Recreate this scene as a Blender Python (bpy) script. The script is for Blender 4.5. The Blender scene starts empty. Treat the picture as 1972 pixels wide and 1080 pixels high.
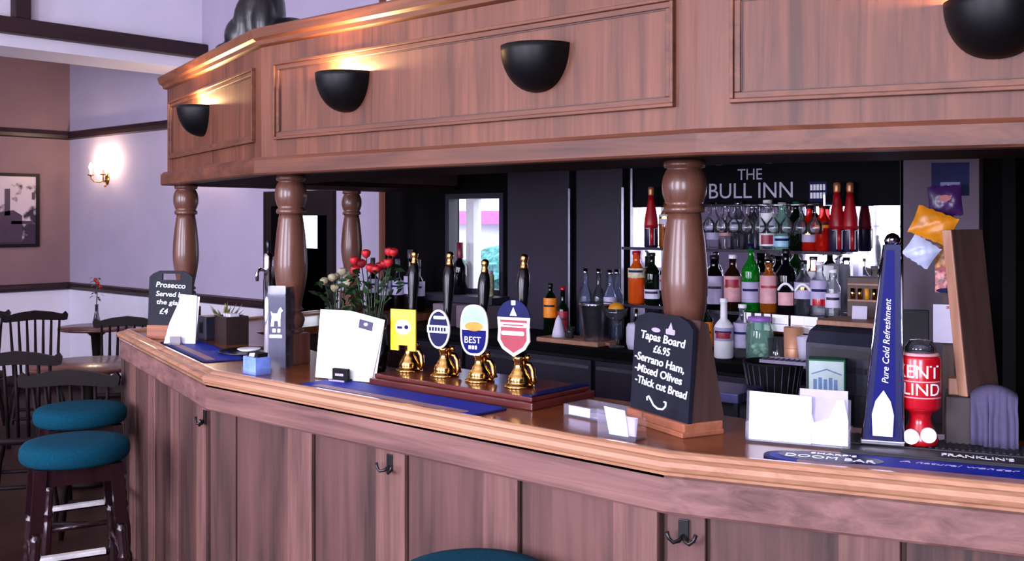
import bpy, bmesh, math, random
from mathutils import Matrix, Vector
random.seed(7)
SC = bpy.context.scene
COL = SC.collection
PI = math.pi
R_ = math.radians

# ------------------------------------------------------------------ camera geometry helpers
FPX = 1970.0; CX = 986.0; HY = 417.0; EYE = 1.65
YAW = R_(41.4)
FX, FY = -math.sin(YAW), math.cos(YAW)
RX, RY = math.cos(YAW), math.sin(YAW)
def pd(px, d):
    l = (px - CX) / FPX * d
    return (d*FX + l*RX, d*FY + l*RY)
def at(px, py, z=1.10):            # where a sight line meets the level z
    return pd(px, (EYE - z) * FPX / (py - HY))
def xat(px, Y):                    # X where the sight column px meets the plane Y
    r = (px - CX) / FPX
    return Y * (r*FY - RY) / (RX - r*FX)

# ------------------------------------------------------------------ materials
def lin(c):
    f = lambda v: (v/12.92 if v <= .04045 else ((v+.055)/1.055)**2.4)
    return tuple(f(v/255.0) for v in c) + (1.0,)
MATS = {}
def _new(name):
    m = bpy.data.materials.new(name); m.use_nodes = True
    nt = m.node_tree; b = nt.nodes.get('Principled BSDF')
    return m, nt, b
def plain(name, rgb, rough=.5, metal=0.0, noise=.06, nscale=30, coat=0.0, emit=None, es=0.0, bump=0.0, spec=None):
    if name in MATS: return MATS[name]
    m, nt, b = _new(name)
    c = lin(rgb)
    b.inputs['Roughness'].default_value = rough
    b.inputs['Metallic'].default_value = metal
    if spec is not None: b.inputs['Specular IOR Level'].default_value = spec
    if coat: b.inputs['Coat Weight'].default_value = coat; b.inputs['Coat Roughness'].default_value = .08
    tc = nt.nodes.new('ShaderNodeTexCoord'); nz = nt.nodes.new('ShaderNodeTexNoise')
    nz.inputs['Scale'].default_value = nscale; nz.inputs['Detail'].default_value = 3
    nt.links.new(tc.outputs['Object'], nz.inputs['Vector'])
    rp = nt.nodes.new('ShaderNodeValToRGB')
    rp.color_ramp.elements[0].color = tuple(max(0, v*(1-noise*2)) for v in c[:3]) + (1,)
    rp.color_ramp.elements[1].color = tuple(min(1, v*(1+noise*2)) for v in c[:3]) + (1,)
    rp.color_ramp.elements[0].position = .3; rp.color_ramp.elements[1].position = .7
    nt.links.new(nz.outputs['Fac'], rp.inputs['Fac'])
    nt.links.new(rp.outputs['Color'], b.inputs['Base Color'])
    if bump:
        bp = nt.nodes.new('ShaderNodeBump'); bp.inputs['Strength'].default_value = bump
        bp.inputs['Distance'].default_value = .004
        nt.links.new(nz.outputs['Fac'], bp.inputs['Height']); nt.links.new(bp.outputs['Normal'], b.inputs['Normal'])
    if emit:
        b.inputs['Emission Color'].default_value = lin(emit); b.inputs['Emission Strength'].default_value = es
    MATS[name] = m
    return m
def wood(name, ca, cb, axis='z', rough=.4, coat=.0, fine=1.0, blotch=.35, spec=.4):
    if name in MATS: return MATS[name]
    m, nt, b = _new(name)
    N = nt.nodes.new; L = nt.links.new
    tc = N('ShaderNodeTexCoord'); mp = N('ShaderNodeMapping')
    s = [34*fine, 34*fine, 34*fine]; s['xyz'.index(axis)] = 1.6*fine
    mp.inputs['Scale'].default_value = s
    L(tc.outputs['Object'], mp.inputs['Vector'])
    n1 = N('ShaderNodeTexNoise'); n1.inputs['Scale'].default_value = 1.0; n1.inputs['Detail'].default_value = 6
    n1.inputs['Roughness'].default_value = .62; n1.inputs['Distortion'].default_value = .6
    L(mp.outputs['Vector'], n1.inputs['Vector'])
    mp2 = N('ShaderNodeMapping'); s2 = [6.0, 6.0, 6.0]; s2['xyz'.index(axis)] = 1.5
    mp2.inputs['Scale'].default_value = s2; L(tc.outputs['Object'], mp2.inputs['Vector'])
    n2 = N('ShaderNodeTexNoise'); n2.inputs['Scale'].default_value = 1.0; n2.inputs['Detail'].default_value = 2
    L(mp2.outputs['Vector'], n2.inputs['Vector'])
    mx = N('ShaderNodeMix'); mx.data_type = 'FLOAT'; mx.inputs[0].default_value = blotch
    L(n1.outputs['Fac'], mx.inputs[2]); L(n2.outputs['Fac'], mx.inputs[3])
    rp = N('ShaderNodeValToRGB')
    rp.color_ramp.elements[0].color = lin(ca); rp.color_ramp.elements[0].position = .34
    rp.color_ramp.elements[1].color = lin(cb); rp.color_ramp.elements[1].position = .66
    L(mx.outputs[0], rp.inputs['Fac']); L(rp.outputs['Color'], b.inputs['Base Color'])
    b.inputs['Roughness'].default_value = rough; b.inputs['Specular IOR Level'].default_value = spec
    if coat: b.inputs['Coat Weight'].default_value = coat; b.inputs['Coat Roughness'].default_value = .12
    bp = N('ShaderNodeBump'); bp.inputs['Strength'].default_value = .12; bp.inputs['Distance'].default_value = .002
    L(n1.outputs['Fac'], bp.inputs['Height']); L(bp.outputs['Normal'], b.inputs['Normal'])
    MATS[name] = m
    return m
def glass(name, rgb, dens=.25, refl=.16, body=.0):
    """thin coloured glass: tinted see-through + clear reflections (+ a little body colour)"""
    if name in MATS: return MATS[name]
    m = bpy.data.materials.new(name); m.use_nodes = True
    nt = m.node_tree; nt.nodes.clear(); N = nt.nodes.new; L = nt.links.new
    out = N('ShaderNodeOutputMaterial'); tr = N('ShaderNodeBsdfTransparent'); gl = N('ShaderNodeBsdfGlossy')
    c = lin(rgb); k = 1 - dens
    tr.inputs['Color'].default_value = (k + dens*c[0], k + dens*c[1], k + dens*c[2], 1) if dens < 1 else c
    gl.inputs['Color'].default_value = (1, 1, 1, 1); gl.inputs['Roughness'].default_value = .04
    lw = N('ShaderNodeLayerWeight'); lw.inputs['Blend'].default_value = refl
    df = N('ShaderNodeBsdfDiffuse'); df.inputs['Color'].default_value = c
    m1 = N('ShaderNodeMixShader'); m1.inputs[0].default_value = body
    L(tr.outputs[0], m1.inputs[1]); L(df.outputs[0], m1.inputs[2])
    m2 = N('ShaderNodeMixShader'); L(lw.outputs['Fresnel'], m2.inputs[0])
    L(m1.outputs[0], m2.inputs[1]); L(gl.outputs[0], m2.inputs[2])
    L(m2.outputs[0], out.inputs['Surface'])
    MATS[name] = m
    return m
def emis(name, rgb, s):
    if name in MATS: return MATS[name]
    m, nt, b = _new(name)
    b.inputs['Base Color'].default_value = lin(rgb)
    b.inputs['Emission Color'].default_value = lin(rgb); b.inputs['Emission Strength'].default_value = s
    MATS[name] = m
    return m

OAK   = wood('oak_vertical', (68, 36, 23), (117, 68, 47), 'z', .5)
OAKH  = wood('oak_horizontal', (62, 33, 22), (112, 65, 45), 'x', .5)
OAKM  = wood('oak_moulding', (70, 38, 25), (116, 68, 46), 'x', .5)
PLK   = wood('bar_plank', (42, 27, 27), (104, 70, 64), 'z', .55, blotch=.55)
STILE = wood('bar_stile', (78, 52, 48), (128, 90, 82), 'z', .55, blotch=.3)
FASC  = wood('bar_fascia', (82, 54, 51), (146, 104, 97), 'x', .5, blotch=.4)
TOPW  = wood('countertop_wood', (92, 46, 22), (134, 74, 40), 'x', .26, coat=.25)
EDGE  = wood('edge_wood', (152, 106, 80), (194, 146, 114), 'x', .22, coat=.6)
POSTW = wood('post_wood', (74, 44, 35), (112, 72, 58), 'z', .36, coat=.25)
PLINTH= wood('plinth_wood', (62, 22, 20), (100, 40, 34), 'x', .28, coat=.4)
STOOLW= wood('stool_wood', (22, 9, 12), (44, 20, 26), 'z', .2, coat=.4)
CHAIRW= wood('chair_wood', (10, 5, 6), (22, 10, 12), 'z', .6, spec=.15)
TABLEW= wood('table_wood', (70, 38, 34), (104, 62, 56), 'x', .3, coat=.3)
PALEW = wood('pale_wood', (136, 94, 74), (174, 128, 102), 'z', .5)
DARKBW= wood('dark_board', (58, 40, 36), (84, 60, 54), 'z', .5)
BOARDW= wood('chalkboard_wood', (134, 78, 54), (178, 112, 82), 'x', .4)
BEAM  = wood('beam_wood', (30, 14, 18), (54, 28, 32), 'y', .55)
RAIL  = wood('rail_wood', (26, 12, 20), (48, 26, 34), 'x', .4)
FLOORW= wood('floor_wood', (30, 13, 10), (54, 26, 20), 'y', .6, spec=.15)
WALLU = plain('wall_lilac', (170, 160, 184), .85, noise=.02, nscale=3)
WALLL = plain('wall_pale', (226, 222, 236), .8, noise=.02, nscale=3)
WALLP = plain('wall_dim_warm', (128, 100, 104), .85, noise=.03, nscale=3)  # dimmer, warmer light on the left wall put into its colour
CEIL  = plain('ceiling_white', (232, 228, 236), .9, noise=.02, nscale=2)
DARKW = plain('dark_bar_wall', (7, 6, 8), .85, noise=.1, spec=.08)
DARKP = plain('dark_panel', (40, 34, 50), .5, noise=.06, nscale=6, spec=.3)
GREYW = plain('grey_wall', (112, 98, 112), .8, noise=.03, nscale=4)
BLACK = plain('black_metal', (14, 13, 16), .35, noise=.1)
BLACKM= plain('black_matt', (14, 13, 16), .75, noise=.1, spec=.2)
SLATE = plain('slate', (13, 16, 32), .65, noise=.15, nscale=18, spec=.3)
CHALK = plain('chalk', (238, 240, 250), .9, noise=.02)
PAPER = plain('paper', (246, 246, 246), .7, noise=.01)
PAPERL= plain('paper_lilac', (206, 200, 222), .7, noise=.02)
TEAL  = plain('teal_felt', (6, 58, 76), 1.0, noise=.1, nscale=160, bump=.25, spec=.1)
BRASS = plain('brass', (214, 166, 92), .16, 1.0, noise=.03)
CHROME= plain('chrome', (206, 206, 216), .1, 1.0, noise=.02)
STEEL = plain('steel', (176, 174, 188), .28, 1.0, noise=.05)
STEELP= plain('lilac_steel', (84, 80, 130), .35, .6, noise=.05)
MATBL = plain('mat_blue', (12, 34, 142), .6, noise=.12, nscale=14, spec=.2)
MATNV = plain('mat_navy', (14, 20, 74), .65, noise=.1, nscale=20, spec=.2)
MATBR = plain('mat_sand', (140, 104, 112), .6, noise=.1, nscale=12)
RUBBER= plain('rubber', (30, 28, 36), .6, noise=.08)
NAVY  = plain('navy_enamel', (10, 16, 66), .4, noise=.03, spec=.15)
BLUEE = plain('blue_enamel', (2, 8, 92), .45, noise=.03, spec=.1)
SKYB  = plain('pale_blue_print', (150, 200, 226), .4, noise=.05)
REDE  = plain('red_enamel', (170, 10, 26), .28, noise=.03, coat=.4)
DRED  = plain('dark_red_print', (150, 30, 52), .4, noise=.06)
YELL  = plain('yellow_print', (240, 214, 48), .4, noise=.05)
ORNG  = plain('orange_print', (240, 136, 22), .45, noise=.08)
WHITE = plain('white_print', (240, 240, 246), .4, noise=.01)
LILAC = plain('lilac_print', (168, 160, 192), .5, noise=.04)
PINK  = plain('pink_print', (200, 146, 150), .5, noise=.06)
PURPLE= plain('purple_foil', (62, 30, 84), .3, noise=.2, nscale=20, bump=.4)
ORFOIL= plain('orange_foil', (226, 140, 24), .32, noise=.12, nscale=20, bump=.4)
WHFOIL= plain('white_foil', (196, 204, 236), .3, noise=.05, nscale=20, bump=.4)
NUTS  = plain('nut_print', (176, 116, 66), .4, noise=.6, nscale=60)
NUTS2 = plain('nut_print_red', (190, 110, 110), .4, noise=.6, nscale=60)
BLFOIL= plain('blue_foil', (18, 20, 66), .6, noise=.15, nscale=16, spec=.15)
GREEN = plain('green_card', (10, 110, 74), .5, noise=.04)
MINT  = plain('mint_card', (224, 244, 240), .5, noise=.03)
TILL  = plain('till_plastic', (44, 44, 60), .45, noise=.05)
TILLD = plain('till_dark', (20, 20, 28), .4, noise=.05)
TOWEL = plain('lilac_towel', (72, 66, 94), .95, noise=.03, nscale=60)
ROSE  = plain('rose_petal', (168, 14, 26), .6, noise=.2, nscale=60)
LEAF  = plain('leaf', (34, 62, 32), .5, noise=.3, nscale=30)
LEAFY = plain('leaf_yellow', (150, 152, 84), .6, noise=.25, nscale=30)
CREAMF= plain('cream_flower', (196, 186, 150), .6, noise=.2, nscale=40)
SKIN  = plain('statue_black', (10, 9, 13), .32, noise=.2, nscale=10, spec=.4)
COPPER= plain('copper_cup', (206, 150, 118), .4, .2, noise=.05)
FRUIT = plain('orange_fruit', (206, 140, 30), .5, noise=.1)
CANDLE= plain('ivory', (236, 226, 206), .5)
FRAMEB= plain('frame_black', (22, 12, 16), .5, noise=.1, spec=.2)
SHADE = plain('uplighter_black', (6, 6, 8), .45, noise=.1, spec=.2)
SHADIN= plain('uplighter_inner', (236, 226, 206), .6)
BULB  = emis('warm_bulb', (255, 214, 150), 60)
BULBW = emis('wall_bulb', (255, 226, 176), 40)
CLEAR = glass('clear_glass', (226, 232, 246), .14, .34, .04)
ACRY  = glass('clear_acrylic', (226, 226, 250), .06, .14, .06)
GSMOKE= glass('smoke_glass', (120, 126, 140), .5, .32, .08)
GGREEN= glass('green_glass', (20, 160, 40), .85, .32, .35)
GDGRN = glass('dark_green_glass', (8, 26, 14), .95, .32, .5)
GBLACK= glass('black_glass', (8, 7, 14), .97, .32, .6)
GAMBER= glass('amber_glass', (200, 110, 20), .7, .32, .3)
GRED  = glass('red_glass', (206, 32, 22), .85, .32, .5)
GORNG = glass('orange_glass', (230, 96, 26), .8, .32, .5)
GMINT = glass('mint_glass', (170, 226, 206), .4, .32, .25)
GWIND = glass('window_glass', (240, 244, 250), .05, .06, .0)
GBROWN= glass('brown_glass', (46, 20, 12), .9, .32, .5)

def mirror_mat():
    m, nt, b = _new('mirror')
    b.inputs['Base Color'].default_value = (.62, .62, .7, 1); b.inputs['Metallic'].default_value = 1
    b.inputs['Roughness'].default_value = .02
    return m
MIRROR = mirror_mat()

def print_mat():
    """old black-and-white print: pale ground with dark soft shapes"""
    m, nt, b = _new('old_print'); N = nt.nodes.new; L = nt.links.new
    tc = N('ShaderNodeTexCoord'); n = N('ShaderNodeTexNoise'); n.inputs['Scale'].default_value = 7; n.inputs['Detail'].default_value = 5
    L(tc.outputs['Object'], n.inputs['Vector'])
    sx = N('ShaderNodeSeparateXYZ'); L(tc.outputs['Object'], sx.inputs[0])
    ad = N('ShaderNodeMath'); ad.operation = 'MULTIPLY_ADD'; ad.inputs[1].default_value = .5; 
    L(sx.outputs['Z'], ad.inputs[0]); L(n.outputs['Fac'], ad.inputs[2])
    rp = N('ShaderNodeValToRGB'); rp.color_ramp.elements[0].position = .42; rp.color_ramp.elements[1].position = .52
    rp.color_ramp.elements[0].color = lin((52, 40, 56)); rp.color_ramp.elements[1].color = lin((196, 180, 190))
    L(ad.outputs[0], rp.inputs['Fac']); L(rp.outputs['Color'], b.inputs['Base Color'])
    b.inputs['Roughness'].default_value = .2
    return m
PRINT = print_mat()

# ------------------------------------------------------------------ mesh builder
class MB:
    def __init__(s): s.v = []; s.f = []; s.mi = []; s.sm = []
    def add(s, vs, fs, mi=0, sm=False, M=None):
        o = len(s.v)
        for p in vs:
            p = Vector(p)
            s.v.append(tuple(M @ p) if M is not None else tuple(p))
        for f in fs:
            s.f.append(tuple(o+i for i in f)); s.mi.append(mi); s.sm.append(sm)
        return s
    def box(s, x0, x1, y0, y1, z0, z1, mi=0, M=None, bev=0.0):
        if bev <= 0:
            vs = [(x, y, z) for z in (z0, z1) for y in (y0, y1) for x in (x0, x1)]
            fs = [(0,2,3,1), (4,5,7,6), (0,1,5,4), (2,6,7,3), (0,4,6,2), (1,3,7,5)]
            return s.add(vs, fs, mi, False, M)
        bm = bmesh.new(); bmesh.ops.create_cube(bm, size=1)
        for v in bm.verts:
            v.co = Vector(((x0+x1)/2 + v.co.x*(x1-x0), (y0+y1)/2 + v.co.y*(y1-y0), (z0+z1)/2 + v.co.z*(z1-z0)))
        bmesh.ops.bevel(bm, geom=list(bm.edges), offset=bev, segments=2, profile=.5, affect='EDGES')
        s.frombm(bm, mi, False, M); bm.free(); return s
    def frombm(s, bm, mi=0, sm=False, M=None):
        bm.verts.index_update()
        s.add([v.co.copy() for v in bm.verts], [[v.index for v in f.verts] for f in bm.faces], mi, sm, M)
    def prism(s, poly, z0, z1, mi=0, M=None, sm=False):
        n = len(poly)
        vs = [(x, y, z0) for x, y in poly] + [(x, y, z1) for x, y in poly]
        fs = [tuple(range(n-1, -1, -1)), tuple(range(n, 2*n))]
        s.add(vs, fs, mi, False, M)
        s.add(vs, [(i, (i+1) % n, n+(i+1) % n, n+i) for i in range(n)], mi, sm, M)
        return s
    def lathe(s, prof, seg=20, mi=0, M=None, sm=True, a0=0.0, a1=2*PI):
        full = abs(a1-a0-2*PI) < 1e-6
        k = seg if full else seg+1
        vs = []; fs = []
        for r, z in prof:
            for j in range(k):
                a = a0 + (a1-a0)*j/seg
                vs.append((r*math.cos(a), r*math.sin(a), z))
        for i in range(len(prof)-1):
            for j in range(seg):
                j2 = (j+1) % k
                fs.append((i*k+j, i*k+j2, (i+1)*k+j2, (i+1)*k+j))
        s.add(vs, fs, mi, sm, M)
        if full:
            if prof[0][0] > 1e-5: s.add(vs[:k], [tuple(range(k-1, -1, -1))], mi, False, M)
            if prof[-1][0] > 1e-5: s.add(vs[-k:], [tuple(range(k))], mi, False, M)
        return s
    def tube(s, pts, rad, seg=8, mi=0, M=None, closed=False):
        pts = [Vector(p) for p in pts]; n = len(pts)
        rs = rad if isinstance(rad, (list, tuple)) else [rad]*n
        vs = []; fs = []
        prev = None
        for i, p in enumerate(pts):
            if closed: t = (pts[(i+1) % n] - pts[i-1]).normalized()
            else: t = (pts[min(i+1, n-1)] - pts[max(i-1, 0)]).normalized()
            ref = prev if prev is not None else (Vector((0, 0, 1)) if abs(t.z) < .9 else Vector((1, 0, 0)))
            u = (ref - t*ref.dot(t)).normalized(); w = t.cross(u); prev = u
            for j in range(seg):
                a = 2*PI*j/seg
                vs.append(p + (u*math.cos(a) + w*math.sin(a))*rs[i])
        m = n if closed else n-1
        for i in range(m):
            i2 = (i+1) % n
            for j in range(seg):
                fs.append((i*seg+j, i*seg+(j+1) % seg, i2*seg+(j+1) % seg, i2*seg+j))
        s.add(vs, fs, mi, True, M)
        if not closed:
            s.add(vs[:seg], [tuple(range(seg-1, -1, -1))], mi, False, M)
            s.add(vs[-seg:], [tuple(range(seg))], mi, False, M)
        return s
    def ball(s, c, r, mi=0, M=None, sc=(1, 1, 1), su=14, sv=9):
        prof = [(max(1e-6, math.cos(-PI/2 + PI*i/sv)), math.sin(-PI/2 + PI*i/sv)) for i in range(sv+1)]
        T = Matrix.Translation(c) @ Matrix.Diagonal((r*sc[0], r*sc[1], r*sc[2], 1))
        return s.lathe(prof, su, mi, (M @ T) if M is not None else T)
    def sweep(s, prof, path, mi=0, close=True, sm=False, end=True):
        """profile of (inward offset, z) swept along a plan polyline with mitred corners"""
        n = len(path); P = [Vector(p) for p in path]; rows = []
        nor = []
        for i in range(n-1):
            d = (P[i+1]-P[i]).normalized(); nor.append(Vector((-d.y, d.x)))
        for i in range(n):
            if i == 0: m = nor[0]; k = 1
            elif i == n-1: m = nor[-1]; k = 1
            else:
                m = (nor[i-1]+nor[i]).normalized(); k = 1/m.dot(nor[i])
            rows.append([(P[i].x + m.x*t*k, P[i].y + m.y*t*k, z) for t, z in prof])
        q = len(prof); vs = [p for r in rows for p in r]; fs = []
        for i in range(n-1):
            for j in range(q if close else q-1):
                j2 = (j+1) % q
                fs.append((i*q+j, i*q+j2, (i+1)*q+j2, (i+1)*q+j))
        s.add(vs, fs, mi, sm)
        if end and close:
            s.add(rows[0], [tuple(range(q-1, -1, -1))], mi); s.add(rows[-1], [tuple(range(q))], mi)
        return s
    def obj(s, name, mats, parent=None, loc=None, rz=0.0):
        me = bpy.data.meshes.new(name)
        me.from_pydata(s.v, [], s.f); 
        for m in (mats if isinstance(mats, (list, tuple)) else [mats]): me.materials.append(m)
        me.polygons.foreach_set('material_index', s.mi)
        me.polygons.foreach_set('use_smooth', s.sm)
        bm = bmesh.new(); bm.from_mesh(me)
        bmesh.ops.remove_doubles(bm, verts=bm.verts, dist=1e-6)
        bmesh.ops.recalc_face_normals(bm, faces=bm.faces)
        bm.to_mesh(me); bm.free(); me.update()
        o = bpy.data.objects.new(name, me); COL.objects.link(o)
        if parent is not None: o.parent = parent
        if loc is not None: o.location = loc
        if rz: o.rotation_euler = (0, 0, rz)
        return o

def tag(o, label, cat, group=None):
    o['label'] = label; o['category'] = cat
    if group: o['group'] = group
    return o
def thing(name, label, cat, loc=(0, 0, 0), rz=0.0, group=None):
    o = bpy.data.objects.new(name, None); COL.objects.link(o)
    o.location = loc; o.rotation_euler = (0, 0, rz); o.empty_display_size = .05
    return tag(o, label, cat, group)
def struct(name, mb, mats, parent=None):
    o = mb.obj(name, mats, parent)
    if parent is None: o['kind'] = 'structure'
    return o
def copy_tree(o, parent=None):
    c = o.copy(); COL.objects.link(c)
    if parent is not None: c.parent = parent
    for ch in list(o.children): copy_tree(ch, c)
    return c
def dup(o, loc, rz, label, group=None):
    c = copy_tree(o); c.location = loc; c.rotation_euler = (0, 0, rz); c['label'] = label
    if group: c['group'] = group
    return c
def TR(x, y, z, rz=0.0, rx=0.0, ry=0.0):
    return Matrix.Translation((x, y, z)) @ Matrix.Rotation(rz, 4, 'Z') @ Matrix.Rotation(ry, 4, 'Y') @ Matrix.Rotation(rx, 4, 'X')

_TX = {}
def textgeo(s, shear=0.0, bold=0.0):
    k = (s, shear, bold)
    if k not in _TX:
        cu = bpy.data.curves.new('t', 'FONT'); cu.body = s; cu.size = 1.0; cu.align_x = 'CENTER'; cu.extrude = .01
        cu.resolution_u = 3; cu.shear = shear; cu.offset = bold
        o = bpy.data.objects.new('t', cu); COL.objects.link(o)
        bpy.context.view_layer.update()
        ev = o.evaluated_get(bpy.context.evaluated_depsgraph_get())
        me = ev.to_mesh()
        _TX[k] = ([v.co.copy() for v in me.vertices], [tuple(p.vertices) for p in me.polygons])
        ev.to_mesh_clear(); bpy.data.objects.remove(o); bpy.data.curves.remove(cu)
    return _TX[k]
def put_text(mb, s, M, size, mi=0, width=None, shear=0.0, bold=0.0):
    """lettering in the local XY plane of M (x right, y up), centred on x"""
    vs, fs = textgeo(s, shear, bold)
    xs = [v.x for v in vs]; w = max(xs)-min(xs)
    sx = size if width is None else width/w
    mb.add([(v.x*sx, v.y*size, v.z*.06) for v in vs], fs, mi, False, M)
def words(parent, mat, s, M, size, width=None, shear=0.0, bold=0.0):
    m = MB(); put_text(m, s, M, size, 0, width, shear, bold); return m.obj('lettering', mat, parent)
UP = Matrix.Rotation(PI/2, 4, 'X')      # stands a local XY drawing up, facing -Y

# ------------------------------------------------------------------ plan of the bar
A = Vector((-3.15, 1.95)); B = Vector((-1.27, 1.95))
AL1 = R_(17.2); AL3 = R_(17.6)
u1 = Vector((-math.cos(AL1), math.sin(AL1))); u3 = Vector((math.cos(AL3), math.sin(AL3)))
E1 = A + u1*1.56; E3 = B + u3*2.3; RR = Vector((-4.80, 4.22))
CT = 1.10
BAR = [RR, E1, A, B, E3]
CA = Vector((-3.132, 2.18)); CB = Vector((-1.309, 2.18))
C1 = CA + u1*1.46; C3 = CB + u3*2.35; CR = Vector((-4.72, 4.20))
CAN = [CR, C1, CA, CB, C3]
def seg3(s, t, z=0): n = Vector((-u3.y, u3.x)); p = B + u3*s + n*t; return (p.x, p.y, z)
def seg1(s, t, z=0):
    d = -u1; n = Vector((-d.y, d.x)); p = A + u1*s + n*t; return (p.x, p.y, z)
# ================================================================== THE SETTING
XL, XR, YF, YB, ZC = -9.85, 3.2, -3.0, 4.64, 3.7
struct('floor', MB().box(XL-.2, XR+.2, YF-.2, YB+2.2, -.1, 0), FLOORW)
struct('ceiling', MB().box(XL-.2, XR+.2, YF-.2, YB+.2, ZC, ZC+.1), CEIL)
# left wall with the picture, dado below the rail in paler paint
struct('wall_left', MB().box(XL-.12, XL, YF, YB, .96, ZC, 0).box(XL-.12, XL, YF, YB, 0, .96, 1), [WALLP, WALLL])
# back wall of the lounge, with the doorway, and the dark wall behind the bar
w = MB()
w.box(XL-.12, -6.53, YB, YB+.12, .96, ZC, 0).box(XL-.12, -6.53, YB, YB+.12, 0, .96, 1)
w.box(-6.53, -5.80, YB, YB+.12, 1.76, ZC, 0)
w.box(-5.80, -4.78, YB, YB+.12, 0, ZC, 0)
struct('wall_back', w, [WALLU, WALLL])
WX0, WX1, WZ0, WZ1 = xat(862, 4.35), xat(973, 4.35), 1.20, 1.785
BY = 4.35
w = MB()
w.box(-4.90, WX0, BY, BY+.1, 0, 2.36).box(WX1, XR, BY, BY+.1, 0, 2.36).box(-4.90, XR, BY, BY+.1, 2.36, ZC, 1)
w.box(WX0, WX1, BY, BY+.1, 0, WZ0).box(WX0, WX1, BY, BY+.1, WZ1, 2.36)
w.box(-4.90, -4.80, BY+.1, YB, 0, ZC)
struct('wall_bar', w, [DARKW, WALLL])
struct('trim_1', MB().box(-4.96, -4.90, BY-.01, YB-.001, 0, ZC-.01), OAK)
# wall behind the viewer with the big street windows
WINS = [(-8.7, -7.1), (-5.6, -4.25), (-2.7, -1.0), (.5, 2.3)]
WB, WT = .92, 3.35
w = MB(); x = XL
for a, b in WINS:
    w.box(x, a, YF-.15, YF, 0, ZC); w.box(a, b, YF-.15, YF, 0, WB); w.box(a, b, YF-.15, YF, WT, ZC); x = b
w.box(x, XR, YF-.15, YF, 0, ZC)
struct('wall_front', w, WALLU)
struct('wall_right', MB().box(XR, XR+.12, YF, YB, 0, ZC), DARKW)
for i, (a, b) in enumerate(WINS):
    f = MB(); t = .045
    f.box(a, a+t, YF-.1, YF-.04, WB, WT).box(b-t, b, YF-.1, YF-.04, WB, WT)
    f.box(a+t, b-t, YF-.1, YF-.04, WB, WB+t).box(a+t, b-t, YF-.1, YF-.04, WT-t, WT)
    for k in (1, 2):
        xm = a + (b-a)*k/3
        f.box(xm-.02, xm+.02, YF-.1, YF-.04, WB+t, WT-t)
    f.box(a+t, b-t, YF-.095, YF-.045, 1.52, 1.555).box(a+t, b-t, YF-.095, YF-.045, 2.42, 2.455)
    o = struct('window_%d' % (i+1), f, WHITE)
    MB().box(a+t, b-t, YF-.072, YF-.068, WB+t, WT-t).obj('pane', GWIND, o)
    MB().box(a-.05, b+.05, YF-.04, YF+.06, WB-.035, WB-.001).obj('sill', WHITE, o)
# window in the dark wall behind the hand pumps
f = MB(); t = .03
f.box(WX0, WX0+t, BY-.02, BY+.06, WZ0, WZ1).box(WX1-t, WX1, BY-.02, BY+.06, WZ0, WZ1)
f.box(WX0+t, WX1-t, BY-.02, BY+.06, WZ0, WZ0+t).box(WX0+t, WX1-t, BY-.02, BY+.06, WZ1-t, WZ1)
o = struct('window_5', f, DARKP)
xm = xat(908, BY)
MB().box(xm-.03, xm+.03, BY-.015, BY+.05, WZ0+t, WZ1-t).obj('mullion', WHITE, o)
MB().box(WX0+t, xm-.03, BY+.02, BY+.024, WZ0+t, WZ1-t).box(xm+.03, WX1-t, BY+.02, BY+.024, WZ0+t, WZ1-t).obj('pane', GWIND, o)
# doorway from the lounge to the passage
d = MB()
d.box(-6.60, -6.50, YB-.03, YB+.13, 0, 1.84).box(-5.83, -5.76, YB-.03, YB+.13, 0, 1.84).box(-6.50, -5.83, YB-.03, YB+.13, 1.73, 1.84)
d.box(-6.28, -5.83, YB-.025, YB+.05, 1.66, 1.73)
struct('door_1', d, FRAMEB)
p = MB()
p.sweep([(0, 0), (-.05, 0), (-.05, 2.6), (0, 2.6)], [(-5.75, 4.77), (-7.3, 6.4), (-8.18, 6.4)][::-1])
p.sweep([(0, 0), (-.05, 0), (-.05, 2.6), (0, 2.6)], [(-8.48, 6.4), (-9.6, 6.4), (-9.6, 4.77)][::-1])
p.box(-8.48, -8.18, 6.4, 6.45, 0, 1.33).box(-8.48, -8.18, 6.4, 6.45, 1.66, 2.6)
p.box(-9.7, -5.7, 4.77, 6.5, 2.6, 2.65)
struct('wall_passage', p, DARKP)
# bulkhead, beam and timber stub above the lounge
struct('wall_bulkhead', MB().box(-8.0, -7.5, YF, YB, 2.86, ZC), WALLL)
struct('trim_2', MB().box(-7.5, -7.40, YF, YB, 2.945, 3.058, 0, None, .012), BEAM)
yq = 3.12
struct('trim_3', MB().box(-7.5, -7.42, yq-.02, yq+.10, 3.058, ZC-.002, 0, None, .01), BEAM)
# picture rail and dado rail
railp = lambda z, h: [(0, z-h/2), (-.03, z-h/2+.01), (-.035, z), (-.03, z+h/2-.01), (0, z+h/2)]
path = [(-6.60, YB-.001), (XL+.001, YB-.001), (XL+.001, YF)]
def rail(n, z, h):
    m = MB(); m.sweep([(-t, zz) for t, zz in railp(z, h)], path)
    struct(n, m, RAIL)
rail('trim_4', 2.44, .085); rail('trim_5', .975, .075)
m = MB(); m.sweep([(0, 0), (.02, 0), (.02, .14), (.012, .16), (0, .16)], path)
struct('baseboard_lounge', m, RAIL)
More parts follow.
